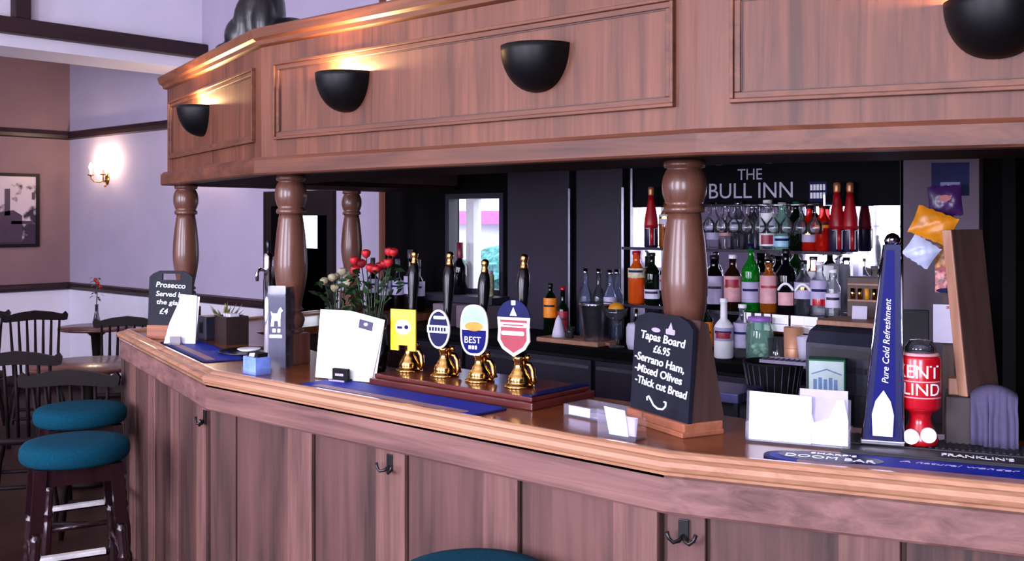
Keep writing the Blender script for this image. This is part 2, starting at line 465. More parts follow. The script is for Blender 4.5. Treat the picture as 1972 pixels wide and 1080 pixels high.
# unseen dark slab added over the serving side to block light, and the dark partition at its right
struct('bar_light_block', MB().prism([(-4.55, 2.75), (-3.2, 2.72), (-1.3, 2.72), (.9, 3.4), (XR, 3.4), (XR, BY), (-4.55, BY)], 2.30, 2.36), DARKW)
gx0, gx1 = xat(1742, BY), xat(1893, BY)
struct('trim_6', MB().box(gx0, gx1, BY-.05, BY, 0, 2.29), GREYW)
struct('wall_partition', MB().box(gx1+.30, gx1+.34, 3.55, BY, 0, 2.29), DARKW)
# two dark tall door panels beside the shelves, with light edge strips
for i, (p0, p1) in enumerate(((986, 1110), (1118, 1213))):
    x0, x1 = xat(p0, BY), xat(p1, BY)
    o = struct('trim_%d' % (7+i), MB().box(x0, x1-.02, BY-.04, BY, 1.03, 2.29, 0, None, .004), DARKP)
    MB().box(x1-.018, x1-.004, BY-.05, BY, 1.03, 1.80).obj('edge_strip', STEEL, o)

# things seen outside, through the window behind the pumps
o = thing('house', 'pale house across the street, seen through the small window behind the hand pumps', 'house', (-7.6, 9.2, 0))
MB().box(-1.6, 1.6, 0, 2, 0, 4).obj('house_wall', WALLL, o)
MB().box(-1.65, 1.65, -.12, 0, 1.56, 1.72).obj('fascia_board', plain('pink_board', (214, 110, 176), .6), o)
MB().box(-1.2, 1.2, -.03, .0, 2.1, 2.9).obj('shop_window', plain('sky_glass', (140, 170, 226), .2), o)
o = thing('hedge', 'blue green clipped hedge in front of the house outside the small window', 'hedge', (-7.0, 8.4, 0))
bm = bmesh.new(); bmesh.ops.create_icosphere(bm, subdivisions=4, radius=1)
for v in bm.verts:
    v.co = Vector((v.co.x*1.5, v.co.y*.35, v.co.z*.68+.68)) + Vector((random.uniform(-.05, .05), random.uniform(-.05, .05), random.uniform(-.05, .05)))
h = MB(); h.frombm(bm); bm.free(); h.obj('foliage', plain('hedge_leaf', (84, 150, 150), .8, noise=.3, nscale=20), o)
struct('ground_outside', MB().box(-14, 6, 5.0+1.55, 16, -.12, -.02), plain('asphalt', (120, 120, 126), .9))

# ================================================================== THE BAR
bar = thing('bar_counter', 'long angled oak bar counter with polished top and boarded front', 'bar counter')
t = MB()
t.sweep([(.064, 1.06), (.064, CT), (.56, CT), (.56, 1.06)], BAR)
t.obj('countertop', TOPW, bar)
e = MB()
e.sweep([(.012, 1.06), (.012, 1.072), (.002, 1.078), (-.002, 1.088), (.003, 1.098), (.013, 1.103), (.022, 1.101), (.027, 1.1025),
         (.033, 1.110), (.042, 1.1145), (.052, 1.1145), (.060, 1.109), (.0645, 1.1005), (.0645, 1.06)], BAR, sm=False)
e.obj('edge_moulding', EDGE, bar)
f = MB(); f.sweep([(.016, .978), (.012, .984), (.012, 1.066), (.04, 1.066), (.04, .978)], BAR); f.obj('fascia', FASC, bar)
k = MB(); k.sweep([(.05, 0), (.05, .98), (.09, .98), (.09, 0)], BAR); k.obj('backing', DARKBW, bar)
pl = MB()
def planks(P0, P1, step, first, inner):
    P0 = Vector(P0); P1 = Vector(P1); d = (P1-P0); Lg = d.length; d.normalize()
    M = Matrix.Translation((P0.x, P0.y, 0)) @ Matrix.Rotation(math.atan2(d.y, d.x), 4, 'Z')
    xs = [0.0]; x = first
    while x < Lg-.02: xs.append(x); x += step
    xs.append(Lg)
    for i in range(len(xs)-1):
        a, b = xs[i]+.005, xs[i+1]-.005
        if b-a < .03: continue
        pl.box(a, b, .028, .052, .10, .978, 0, M, .003)
        if b-a > .25: pl.box(b-.125, b-.001, .022, .03, .10, .978, 1, M, .003)
planks(A, B, .424, .163, 0); planks(B, E3, .41, .098, 0); planks(E1, A, .40, .32, 0); planks(RR, E1, .42, .3, 0)
pl.obj('front_boards', [PLK, STILE], bar)
s = MB(); s.sweep([(.02, .0), (.014, .09), (.024, .10), (.05, .10), (.05, 0)], BAR); s.obj('skirting', PLK, bar)
s = MB(); s.sweep([(.5, 0), (.5, 1.06), (.52, 1.06), (.52, 0)], BAR); s.obj('inner_panel', DARKBW, bar)

# canopy above the bar
can = thing('bar_canopy', 'oak panelled canopy over the bar carrying half bowl uplighters', 'canopy')
Z0, Z1 = 1.80, 2.32
m = MB(); m.sweep([(-.022, Z0), (-.028, Z0+.006), (-.028, Z0+.052), (-.016, Z0+.064), (.04, Z0+.064), (.04, Z0)], CAN); m.obj('lower_rail', OAKH, can)
m = MB(); m.sweep([(0, Z0+.06), (0, 2.27), (.03, 2.27), (.03, Z0+.06)], CAN); m.obj('fascia_board', OAK, can)
m = MB(); m.sweep([(0, 2.262), (-.018, 2.268), (-.022, 2.282), (-.034, 2.29), (-.042, 2.318), (-.036, 2.325), (.06, 2.325), (.06, 2.262)], CAN); m.obj('cornice', OAKM, can)
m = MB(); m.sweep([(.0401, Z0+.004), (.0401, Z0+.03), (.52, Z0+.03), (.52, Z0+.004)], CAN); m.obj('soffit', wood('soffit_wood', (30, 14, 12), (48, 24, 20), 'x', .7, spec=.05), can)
m = MB(); m.sweep([(.05, 2.29), (.05, 2.315), (.54, 2.315), (.54, 2.29)], CAN); m.obj('top_board', OAKH, can)
m = MB(); m.sweep([(.52, Z0+.03), (.52, 2.30), (.54, 2.30), (.54, Z0+.03)], CAN); m.obj('back_board', DARKBW, can)
def frame(P0, P1, a, b):
    P0 = Vector(P0); P1 = Vector(P1); d = (P1-P0).normalized()
    M = Matrix.Translation((P0.x, P0.y, 0)) @ Matrix.Rotation(math.atan2(d.y, d.x), 4, 'Z')
    z0, z1 = 1.949, 2.171
    m = MB(); w = .012
    for (g, dp, ww) in ((0, .016, .010), (.010, .009, .016)):
        p0, p1, q0, q1 = a-.026+g, b+.026-g, z0-.026+g, z1+.026-g
        m.box(p0, p1, -dp, 0, q0, q0+ww, 0, M, .002); m.box(p0, p1, -dp, 0, q1-ww, q1, 0, M, .002)
        m.box(p0, p0+ww, -dp, 0, q0+ww, q1-ww, 0, M, .002); m.box(p1-ww, p1, -dp, 0, q0+ww, q1-ww, 0, M, .002)
    gr = .0035  # raised dark strips colour in the shade of the moulding groove
    m.box(a, b, -.0035, 0, z0, z0+gr, 1, M).box(a, b, -.0035, 0, z1-gr, z1, 1, M)
    m.box(a, a+gr, -.0035, 0, z0, z1, 1, M).box(b-gr, b, -.0035, 0, z0, z1, 1, M)
    m.obj('panel_moulding', [OAKM, DARKBW], can)
frame(C1, CA, .10, 1.46-.095); frame(CA, CB, .115, 1.823-.095); frame(CB, C3, .10, 1.30); frame(CB, C3, 1.5, 2.2); frame(CR, C1, .1, 1.45)

# turned posts
ppos = [((-3.16, 2.33), 'turned oak post left of the red roses, behind the tall black leaflet box'),
        (pd(1318, 2.82), 'thick turned oak post standing right behind the menu chalkboard'),
        (pd(358, 4.98), 'turned oak post behind the small chalkboard at the far left corner of the bar'),
        (pd(677, 6.05), 'distant turned oak post beside the roses, at the back of the bar')]
post = thing('turned_post', ppos[0][1], 'post', (ppos[0][0][0], ppos[0][0][1], CT), 0, 'turned posts between counter and canopy')
zz = lambda *l: [(r, z-CT) for r, z in l]
MB().box(-.052, .052, -.052, .052, 0, .115, 0, None, .004).obj('plinth_block', POSTW, post)
MB().lathe(zz((.034, 1.215), (.047, 1.218), (.047, 1.226), (.036, 1.231), (.045, 1.24), (.052, 1.264), (.046, 1.286), (.036, 1.294), (.046, 1.297), (.047, 1.305),
              (.041, 1.309), (.0395, 1.316), (.045, 1.345), (.054, 1.39), (.0605, 1.44), (.0615, 1.475), (.0595, 1.52), (.053, 1.59), (.046, 1.64), (.043, 1.659)), 28).obj('shaft', POSTW, post)
MB().lathe(zz((.043, 1.659), (.052, 1.661), (.0545, 1.669), (.052, 1.678), (.046, 1.682), (.051, 1.692), (.0575, 1.712), (.0595, 1.735), (.0565, 1.758), (.049, 1.776), (.044, 1.782),
              (.053, 1.785), (.055, 1.795), (.051, 1.804)), 28).obj('capital', POSTW, post)
for k_, (p, lab) in enumerate(ppos[1:]):
    o = dup(post, (p[0], p[1], CT), 0, lab)
    if k_ == 0: o.scale = (1.05, 1.05, 1)

# half-bowl uplighters on the canopy
def make_up(lit):
    r = thing('uplighter', '', 'wall light', (0, 0, 0), 0, 'half bowl uplighters on the canopy')
    rr, hh = .108, .128
    prof = [(max(.004, rr*math.cos(a)**.85), -hh*math.sin(a)) for a in [PI/2*i/12 for i in range(13)]]
    prof_in = [(x*.95, z*.94) for x, z in prof]
    MB().lathe(prof, 28, 0, None, True, PI, 2*PI).lathe([prof[0], prof_in[0]], 28, 0, None, False, PI, 2*PI).obj('bowl', SHADE, r)
    MB().lathe(prof_in, 28, 0, None, True, PI, 2*PI).obj('bowl_lining', SHADIN, r)
    MB().box(-.045, .045, -.006, 0, -.10, -.02).obj('back_plate', SHADE, r)
    b = MB(); b.ball((0, -.034, -.03), .016, 0, None, (1, 1, 1.2)); b.obj('bulb', BULB if lit else CANDLE, r)
    return r
up_lit = make_up(True); up_off = make_up(False)
LAMPS = []
def seg_pt(P0, P1, s):
    P0 = Vector(P0); P1 = Vector(P1); d = (P1-P0).normalized()
    p = P0 + d*s; return p, math.atan2(d.y, d.x), Vector((d.y, -d.x))
for (seg, s, lit, lab) in (((CA, CB), -2.645+3.132, 1, 'lit black half bowl uplighter near the left end of the long canopy panel'),
                           ((C1, CA), 1.46-.81, 1, 'lit black half bowl uplighter on the far left canopy panel'),
                           ((CB, C3), .655, 1, 'lit black half bowl uplighter at the top right edge of the photo'),
                           ((CA, CB), -1.8215+3.132, 0, 'unlit black half bowl uplighter right of centre on the long canopy panel')):
    p, rz, n = seg_pt(seg[0], seg[1], s)
    if lit and not LAMPS: o = up_lit
    elif lit: o = copy_tree(up_lit)
    else: o = up_off
    o.location = (p.x, p.y, 2.122); o.rotation_euler = (0, 0, rz); o['label'] = lab
    if lit: LAMPS.append((p.x + n.x*.026, p.y + n.y*.026, 2.118))

# coat hooks under the fascia
hk = thing('coat_hook', 'black double coat hook under the bar edge, middle one of three', 'hook', (0, 0, 0), 0, 'bag hooks under the bar edge')
MB().box(-.012, .012, -.004, 0, -.024, .024, 0, None, .0015).obj('back_plate', BLACK, hk)
for sg in (-1, 1):
    MB().tube([(0, -.004, -.012), (sg*.008, -.016, -.022), (sg*.018, -.024, -.024), (sg*.028, -.024, -.016), (sg*.033, -.024, -.002)], [.005, .005, .0045, .0042, .005], 8).obj('arm', BLACK, hk)
def on_front(seg, s, z, o):
    p, rz, n = seg_pt(seg[0], seg[1], s); q = p - n*.022
    o.location = (q.x, q.y, z); o.rotation_euler = (0, 0, rz)
on_front((A, B), -2.205+3.15, .945, hk)
o = copy_tree(hk); o['label'] = 'black double coat hook under the bar edge, nearest to the right'; on_front((B, E3), .045, .945, o)
o = copy_tree(hk); o['label'] = 'black double coat hook under the bar edge at its left corner'; on_front((E1, A), 1.56-.05, .945, o)
# ================================================================== ON THE COUNTER
def plate(mb, poly, th, M, mi=0): mb.prism(poly, 0, th, mi, M)
def oval(w, h, n=28, cx=0, cy=0, p=2.0):
    o = []
    for i in range(n):
        a = 2*PI*i/n; c, s = math.cos(a), math.sin(a)
        o.append((cx + w/2*abs(c)**(2/p)*(1 if c >= 0 else -1), cy + h/2*abs(s)**(2/p)*(1 if s >= 0 else -1)))
    return o
def roundrect(x0, x1, y0, y1, r, n=5):
    o = []
    for cx, cy, a0 in ((x1-r, y1-r, 0), (x0+r, y1-r, PI/2), (x0+r, y0+r, PI), (x1-r, y0+r, 3*PI/2)):
        for i in range(n+1):
            a = a0 + PI/2*i/n; o.append((cx + r*math.cos(a), cy + r*math.sin(a)))
    return o

# --- bar mats
def bar_mat(name, lab, L, D, loc, rz, band, pts=None):
    r = thing('bar_mat', lab, 'bar mat', loc, rz, 'blue bar mats')
    poly = pts or roundrect(-L/2, L/2, -D/2, D/2, .03)
    MB().prism(poly, 0, .004).obj('backing', MATNV, r)
    sc = lambda k1, k2: [(x*k1, y*k2) for x, y in poly]
    MB().prism(sc(.975, .90), .004, .0048).obj('printed_face', MATBL, r)
    b = MB(); b.prism(roundrect(-L*.42, L*.44, -D*.36, -D*.16, .012), .0048, .0052); b.obj('pale_band', MATBR, r)
    return r
z = CT
bar_mat('m', 'blue bar mat under the large white menu card and in front of the hand pumps', .80, .175, (-2.335, 2.108, CT), R_(-1), 0)
p = seg1(.62, .16, CT)
p = Vector(seg1(0, 0)[:2]) + Vector((-math.cos(AL1), math.sin(AL1)))*.0
s1 = lambda s, t: (lambda q: (q.x, q.y, CT))(A + u1*s + Vector((math.sin(AL1), math.cos(AL1)))*t)
bar_mat('m', 'blue bar mat at the far left bar end, under the tapering white card', .74, .17, s1(.66, .165), -AL1, 0)
mat3 = bar_mat('m', 'blue bar mat with an oval ale badge, right end of the bar', 1.0, .165,
               seg3(.70, .152, CT), AL3, 0, [(x*.5, y*.0825) for x, y in oval(2, 2, 48, 0, 0, 2.9)])
b = MB(); b.prism(oval(.23, .10, 32, -.355, .014), .0048, .0056); b.obj('oval_badge', NAVY, mat3)
words(mat3, WHITE, 'DOOM BAR', TR(-.355, -.008, .0058), .038, .195); words(mat3, WHITE, "SHARP'S", TR(-.35, .036, .0058), .020, .10)
words(mat3, LILAC, 'A natural wonder', TR(-.09, .036, .0050), .024, .24, .3)
rm = thing('rubber_mat', 'long black rubber drip mat under the blue and red beer fonts', 'drip mat', seg3(.80, .335, CT), AL3)
m = MB(); m.box(-.44, .44, -.09, .125, 0, .006)
for i in range(60): m.box(-.425 + i*.0143, -.419 + i*.0143, .02, .12, .006, .0085)
for y0 in (-.086, .0): m.box(-.436, .436, y0, y0+.006, .006, .0085)
m.obj('mat', RUBBER, rm)
t = MB(); put_text(t, "FRANKLIN'S", TR(-.15, -.05, .0062), .036, 0, .15, 0, .01); t.obj('lettering', WHITE, rm)

# --- hand pump bank
PX0, PX1, PY0, PY1 = -2.57, -1.868, 2.205, 2.50
pk = thing('pump_plinth', 'dark red wooden plinth carrying the four hand pumps', 'plinth', ((PX0+PX1)/2, (PY0+PY1)/2, CT), 0)
w = (PX1-PX0)/2; dd = (PY1-PY0)/2
MB().box(-w, w, -dd, dd, 0, .022, 0, None, .004).obj('base', PLINTH, pk)
MB().box(-w+.012, w-.012, -dd+.012, dd-.012, .022, .036, 0, None, .004).obj('top', PLINTH, pk)
MB().box(w-.05, w-.013, -dd+.014, dd-.014, .036, .040).obj('blue_edge_strip', NAVY, pk)
PZ = CT + .036
def make_pump():
    r = thing('hand_pump', '', 'beer pump', (0, 0, 0), 0, 'brass and black hand pumps in a row')
    MB().lathe([(.046, 0), (.047, .005), (.040, .010), (.036, .012), (.034, .018), (.036, .024), (.030, .036), (.024, .044), (.024, .048), (.018, .054),
                (.015, .066), (.016, .078), (.020, .082), (.020, .092), (.014, .098)], 22).obj('pump_base', BRASS, r)
    MB().tube([(.012, .012, .07), (.028, .016, .066), (.036, .018, .052), (.038, .018, .03), (.044, .016, .012)], [.008, .008, .009, .009, .01], 8).ball((.03, .0, .09), .009).obj('side_valve', BRASS, r)
    prof = [(.010, .098), (.011, .13), (.0125, .18), (.015, .24), (.019, .285), (.0205, .31), (.019, .335), (.014, .352), (.011, .358)]
    Ml = Matrix.Rotation(R_(-5), 4, 'X')
    MB().lathe(prof, 18, 0, Ml).obj('handle', plain('pump_handle', (10, 9, 12), .22, spec=.35), r)
    MB().lathe([(.0115, .356), (.0125, .362), (.010, .368), (.0095, .376), (.0125, .384), (.0125, .392), (.008, .400), (.001, .402)], 16, 0, Ml).obj('finial', BRASS, r)
    return r
pump = make_pump()
pps = [(815, 716, 'hand pump with the yellow square clip, leftmost of the four'),
       (875, 727, 'hand pump with the round navy clip, second from the left'),
       (941, 737, 'hand pump with the blue and white oval clip, third from the left'),
       (1016, 748, 'hand pump with the red shield clip, nearest the right end of the plinth')]
pumps = []
for i, (px, py, lab) in enumerate(pps):
    x, y = at(px, py-6, PZ)
    o = pump if i == 0 else copy_tree(pump)
    o.location = (x, 2.33, PZ); o['label'] = lab; o.rotation_euler = (0, 0, R_(14)); pumps.append(o)
pumps[2].scale = (1, 1, .95)
def clip(o, poly, th, z, mat, y=-.032):
    m = MB(); m.prism(poly, 0, th, 0, TR(0, y, z) @ UP); 
    m.box(-.006, .006, -.034, -.008, z-.03 if z > .14 else z, z+.0)
    return m.obj('pump_clip', mat, o)
F_ = lambda z, k=0: TR(0, -.032-.006-.0004*k, z) @ UP
# yellow square
c = clip(pumps[0], [(-.049, -.07), (-.018, -.07), (-.018, -.052), (.018, -.052), (.018, -.07), (.049, -.07), (.049, .066), (-.049, .066)], .006, .142, YELL)
m = MB(); m.prism(oval(.062, .05, 20, 0, .008), 0, .0008, 0, F_(.142)); m.obj('badge', WHITE, c)
m = MB(); m.prism(oval(.016, .014, 12, .014, .008), 0, .0008, 0, F_(.142, 3)); m.prism(roundrect(-.022, -.002, .002, .010, .002), 0, .0008, 0, F_(.142, 3)); m.obj('dark_mark', MATNV, c)
# navy round
c = clip(pumps[1], oval(.082, .125, 32), .006, .155, WHITE)
m = MB(); m.prism(oval(.070, .112, 32), 0, .0008, 0, F_(.155)); m.obj('navy_field', NAVY, c)
m = MB(); m.prism(roundrect(-.042, .034, -.012, .012, .003), 0, .0012, 0, F_(.155, 1)); m.prism(roundrect(-.018, .026, .032, .042, .003), 0, .0012, 0, F_(.155, 1)); m.obj('white_band', WHITE, c)
m = MB()
for k in range(6): m.box(-.034+k*.011, -.027+k*.011, -.006, .006, 0, .0008, 0, F_(.155, 6))
m.obj('band_letters', NAVY, c)
# blue oval
c = clip(pumps[2], oval(.098, .165, 36, 0, 0, 2.7), .006, .172, WHITE)
m = MB(); m.prism([p for p in oval(.086, .152, 36, 0, 0, 2.7) if p[1] > .018], 0, .0008, 0, F_(.172)); m.obj('sky_field', SKYB, c)
m = MB(); m.prism(oval(.064, .03, 20, 0, .012), 0, .0012, 0, F_(.172, 1)); m.obj('orange_hill', ORNG, c)
m = MB(); m.prism([p for p in oval(.086, .152, 36, 0, 0, 2.7) if p[1] < .004], 0, .001, 0, F_(.172)); m.obj('blue_field', BLUEE, c)
words(c, WHITE, 'BEST', F_(.172, 4) @ Matrix.Translation((-.004, -.042, 0)), .03, .058); m = MB()
for k in range(3): m.box(-.018+k*.011, -.010+k*.011, -.062, -.050, 0, .0008, 0, F_(.172, 4))
m.obj('small_letters', WHITE, c)
# red shield
sh = [(-.055, .035), (-.052, .0), (-.054, -.035), (-.038, -.06), (0, -.082), (.038, -.06), (.054, -.035), (.052, 0), (.055, .035)]
c = clip(pumps[3], sh, .006, .178, WHITE)
m = MB(); m.prism(oval(.112, .12, 30, 0, .028), -.002, .0, 0, F_(.178, 0) @ Matrix.Translation((0, 0, -.002))); m.prism([(x, y) for x, y in oval(.112, .12, 30, 0, .028) if y > .034], 0, .0012, 0, F_(.178)); m.obj('navy_arch', MATNV, c)
m = MB(); m.prism([(x*.82, y*.84-.002) for x, y in sh], 0, .001, 0, F_(.178)); m.obj('red_field', DRED, c)
m = MB(); m.prism(roundrect(-.044, .044, .006, .020, .004), 0, .0014, 0, F_(.178, 1)); m.prism(roundrect(-.04, .036, -.018, -.006, .004), 0, .0014, 0, F_(.178, 1)); m.prism(roundrect(-.007, .007, .072, .086, .002), 0, .0016, 0, F_(.178, 1)); m.prism([(-.012, .04), (.012, .04), (0, .066)], 0, .0016, 0, F_(.178, 1)); m.obj('ribbon', WHITE, c)
m = MB(); m.box(-.034, .034, .0105, .0145, 0, .0008, 0, F_(.178, 5)); m.obj('ribbon_line', DRED, c)

# --- white menu cards
def lean(x, y, z, rz, back): return TR(x, y, z, rz) @ Matrix.Rotation(R_(90-back), 4, 'X')
mc = thing('menu_card', 'large white menu card standing in a black clip on the middle bar mat', 'menu', (at(662, 738)[0], at(662, 738)[1]+.012, CT+.0048), R_(13))
w = .1
MB().prism([(-.148, .0), (.085, .0), (.122, .206), (-.02, .230), (-.148, .230)], -.002, .0, 0, lean(0, .02, .0005, 0, 7)).obj('front_sheet', PAPER, mc)
m = MB(); m.prism([(-.116, .0), (.094, .0), (.118, .19), (-.1, .2)], -.002, 0, 0, lean(0, .030, .0005, 0, 5)); m.obj('rear_sheet', PAPER, mc)
m = MB(); m.box(-.058, .012, -.016, .014, 0, .006).box(-.05, .012, -.012, .001, .006, .042); m.obj('clip', BLACKM, mc)
m = MB(); m.box(-.038, -.004, -.0130, -.012, .018, .026); m.box(-.060, .004, -.019, -.0162, 0, .005); m.obj('clip_plate', LILAC, mc)
m = MB(); m.prism([(.018, .176), (.074, .166), (.077, .195), (.020, .205)], 0, .0008, 0, lean(0, .02, .0005, 0, 7)); m.obj('logo', plain('logo_ink', (52, 52, 84), .6), mc)
m2 = MB(); m2.prism(oval(.018, .012, 14, .047, .188), 0, .0012, 0, lean(0, .02, .0005, 0, 7)); m2.obj('logo_mark', LILAC, mc)
x, y = at(340, 664)
mc = thing('menu_card', 'tapering white menu card standing on the bar mat at the far left end', 'menu', (x+.02, y+.0, CT+.0052), R_(38))
MB().prism([(-.072, 0), (.066, 0), (.066, .205), (-.008, .212), (-.014, .175), (-.05, .09)], -.002, 0, 0, lean(0, .012, .0005, 0, 6)).obj('front_sheet', PAPER, mc)
MB().prism([(-.05, 0), (.064, 0), (.076, .20), (.0, .205)], -.002, 0, 0, lean(0, .022, .0005, 0, 5)).obj('rear_sheet', PAPER, mc)
MB().box(-.04, .012, -.022, .008, 0, .006).box(-.034, .012, -.018, -.006, .006, .034).obj('clip', plain('clip_grey', (130, 122, 130), .4), mc)

# --- chalkboards
def chalkboard(lab, loc, rz, W, H, D, lines, hole, base_z, group=None):
    r = thing('chalkboard', lab, 'chalkboard', loc, rz)
    b = MB(); b.box(-W/2, W/2, -.012, D, 0, base_z, 0, None, .004); b.box(-W/2-.004, W/2+.004, -.02, D, 0, .014, 0, None, .003); b.obj('foot', BOARDW, r)
    T = TR(0, 0, base_z) @ Matrix.Rotation(R_(90-4), 4, 'X')
    m = MB()
    top = [(W/2, H-.03), (W*.42, H-.012), (W*.26, H), (-W*.26, H), (-W*.42, H-.012), (-W/2, H-.03)]
    if hole:
        hx0, hx1, hy0, hy1 = -W*.20, W*.22, H-.042, H-.014
        m.prism([(-W/2, 0), (W/2, 0), (W/2, hy0), (-W/2, hy0)], -.012, 0, 0, T)
        m.prism([(-W/2, hy0), (hx0, hy0), (hx0, hy1), (-W*.42, hy1), (-W/2, H-.03)], -.012, 0, 0, T)
        m.prism([(hx1, hy0), (W/2, hy0), (W/2, H-.03), (W*.42, hy1), (hx1, hy1)], -.012, 0, 0, T)
        m.prism([(-W*.42, hy1), (W*.42, hy1), (W*.26, H), (-W*.26, H)], -.012, 0, 0, T)
    else:
        m.prism([(-W/2, 0), (W/2, 0)] + top, -.012, 0, 0, T)
    m.obj('slate', SLATE, r)
    if D > .05:
        k = MB(); k.prism([(-.002, 0), (D-.01, 0), (.05, H*.94), (.026, H*.97)], -W/2+.004, W/2-.004, 0, TR(0, 0, base_z) @ Matrix(((0, 0, 1, 0), (1, 0, 0, 0), (0, 1, 0, 0), (0, 0, 0, 1))) @ Matrix.Translation((.016, 0, 0)))
        k.obj('rear_stand', DARKBW, r)
    c = MB()
    for (s, x, y, size, wd, an) in lines: put_text(c, s, T @ TR(x, y, .0006, R_(an)), size, 0, wd, .12, .014)
    return r, T, c
x, y = at(1266, 826)
q0, q1 = at(1205, 806), at(1328, 846)
rz = math.atan2(q1[1]-q0[1], q1[0]-q0[0]); W = .262
r, T, c = chalkboard('navy chalkboard with the tapas board menu chalked on it, in front of the thick post', ((q0[0]+q1[0])/2, (q0[1]+q1[1])/2+.008, CT), rz, W, .262, .11,
    [('Tapas Board', 0, .188, .030, .20, -2), ('\u00a36.95', .0, .158, .028, .075, -2), ('-Serrano Ham,', -.01, .127, .030, .225, -3),
     ('-Mixed Olives', -.012, .097, .029, .215, -3), ('-Thick cut Bread', .002, .065, .029, .235, -3)], False, .034)
pts = [(-.05, .030), (-.052, .038), (-.044, .042), (-.034, .034), (-.02, .022), (.0, .016), (.022, .018), (.034, .028), (.034, .038), (.026, .038)]
c.tube([(px, py, .001) for px, py in pts], .0028, 6, 0, T)
c.obj('chalk_writing', CHALK, r)
m = MB(); m.prism(oval(.04, .012, 14, -.03, .218), 0, .0008, 0, T); m.prism(roundrect(.015, .055, .212, .226, .004), 0, .0008, 0, T); m.prism([(.025, .226), (.045, .226), (.036, .244)], 0, .0008, 0, T); m.obj('printed_badge', LILAC, r)
x, y = at(322, 656)
r, T, c = chalkboard('small dark chalkboard with a handle slot, behind the tapering white card', (pd(326, 4.60)[0], pd(326, 4.60)[1], CT), R_(34), .205, .245, .05,
    [('Prosecco', 0, .168, .034, .14, -3), ('Served by', 0, .128, .032, .14, -3), ('the glass', .0, .092, .03, .13, -3), ('\u00a34', -.03, .05, .036, .04, -3)], True, .062)
c.obj('chalk_writing', CHALK, r)

# --- leaflet holder with white cards
x, y = at(1536, 858)
lh = thing('leaflet_holder', 'clear acrylic holder of blank white cards beside the oval badged bar mat', 'holder', (x, y, CT), math.atan2(.07, .23), None)
Tl = TR(0, 0, .012) @ Matrix.Rotation(R_(90-6), 4, 'X')
MB().prism([(-.122, 0), (.122, 0), (.122, .112), (.06, .112), (.045, .10), (.03, .05), (.022, .112), (-.122, .118)], 0, .003, 0, TR(0, -.004, .006) @ Matrix.Rotation(R_(84), 4, 'X')).obj('front_panel', ACRY, lh)
MB().box(-.122, .122, -.012, .045, 0, .005).box(-.122, -.118, -.012, .045, .005, .05).box(.118, .122, -.012, .045, .005, .05).obj('tray', ACRY, lh)
MB().prism([(-.118, 0), (.03, 0), (.03, .112), (-.118, .116)], -.006, 0, 0, TR(0, .006, .0055) @ Matrix.Rotation(R_(84), 4, 'X')).obj('card_stack', PAPER, lh)
MB().prism([(-.0, 0), (.114, 0), (.114, .06), (.104, .108), (.088, .106), (.07, .062), (.035, .05), (.02, .108), (.0, .11)], -.004, 0, 0, TR(0, .013, .0055) @ Matrix.Rotation(R_(84), 4, 'X')).obj('loose_card', PAPER, lh)
MB().prism([(.0, 0), (.112, 0), (.112, .128), (.0, .128)], -.003, 0, 0, TR(0, .021, .0055) @ Matrix.Rotation(R_(84), 4, 'X')).obj('rear_card', LILAC, lh)
# --- small acrylic ticket stand and the clear tray behind it
x, y = at(1187, 845)
tk = thing('ticket_stand', 'small clear acrylic stand holding a slanted blank white card near the bar edge', 'stand', (x, y+.02, CT), R_(2))
m = MB(); m.prism([(-.056, 0), (.056, 0), (.056, .058), (-.056, .070)], 0, .003, 0, TR(0, -.02, 0) @ UP); m.box(-.056, .056, -.02, .03, 0, .003); m.box(.053, .056, -.02, .03, .003, .055); m.box(-.056, -.053, -.02, .03, .003, .055); m.obj('block', ACRY, tk)
m = MB(); m.prism([(-.026, .004), (.03, .004), (.012, .066), (-.05, .070)], 0, .002, 0, TR(0, -.012, .0035) @ Matrix.Rotation(R_(80), 4, 'X')); m.obj('card', PAPER, tk)
m = MB(); m.prism([(.024, .006), (.05, .006), (.05, .052), (.010, .052)], 0, .001, 0, TR(0, -.009, .0035) @ Matrix.Rotation(R_(80), 4, 'X')); m.obj('lilac_slip', LILAC, tk)
x, y = at(1130, 806)
tr = thing('clear_tray', 'low clear acrylic tray lying flat behind the small ticket stand', 'tray', (x+.045, y+.03, CT), R_(-6))
m = MB(); m.box(-.115, .115, -.05, .05, 0, .004); m.box(-.115, .115, -.05, -.046, .004, .034).box(-.115, .115, .046, .05, .004, .034).box(-.115, -.111, -.046, .046, .004, .034).box(.111, .115, -.046, .046, .004, .034)
m.obj('tray', ACRY, tr)
MB().box(-.10, -.02, -.045, -.043, .006, .03).box(-.07, .05, -.03, .02, .0045, .006).obj('slip', PAPERL, tr)
# --- sachet box, tall leaflet box, dark boxes, saucer
x, y = at(478, 722)
o = thing('sachet_box', 'small pale blue box with an open dark top, left of the tall black leaflet box', 'box', (x, y+.035, CT), R_(-4))
MB().box(-.042, .042, -.03, .03, 0, .062, 0, None, .002).obj('box', plain('sachet_blue', (120, 150, 236), .4, noise=.12, nscale=22), o)
MB().box(-.045, .045, -.033, .033, .0, .022).obj('clear_stand', ACRY, o)
MB().box(-.03, .04, -.02, .02, .062, .076).obj('dark_lid', BLACKM, o)
MB().prism([(-.012, 0), (.02, 0), (.026, .014), (-.006, .010)], 0, .003, 0, TR(0, -.021, .064) @ UP).obj('white_tab', PAPER, o)
x, y = at(522, 708)
o = thing('leaflet_box', 'tall black leaflet box with a white dog emblem, before a turned post', 'leaflet box', (x+.01, y+.02, CT), R_(30))
MB().box(-.032, .032, -.004, .0, .0, .292, 0, None, .001).box(-.032, .032, .0, .045, 0, .01).obj('front_card', BLACKM, o)
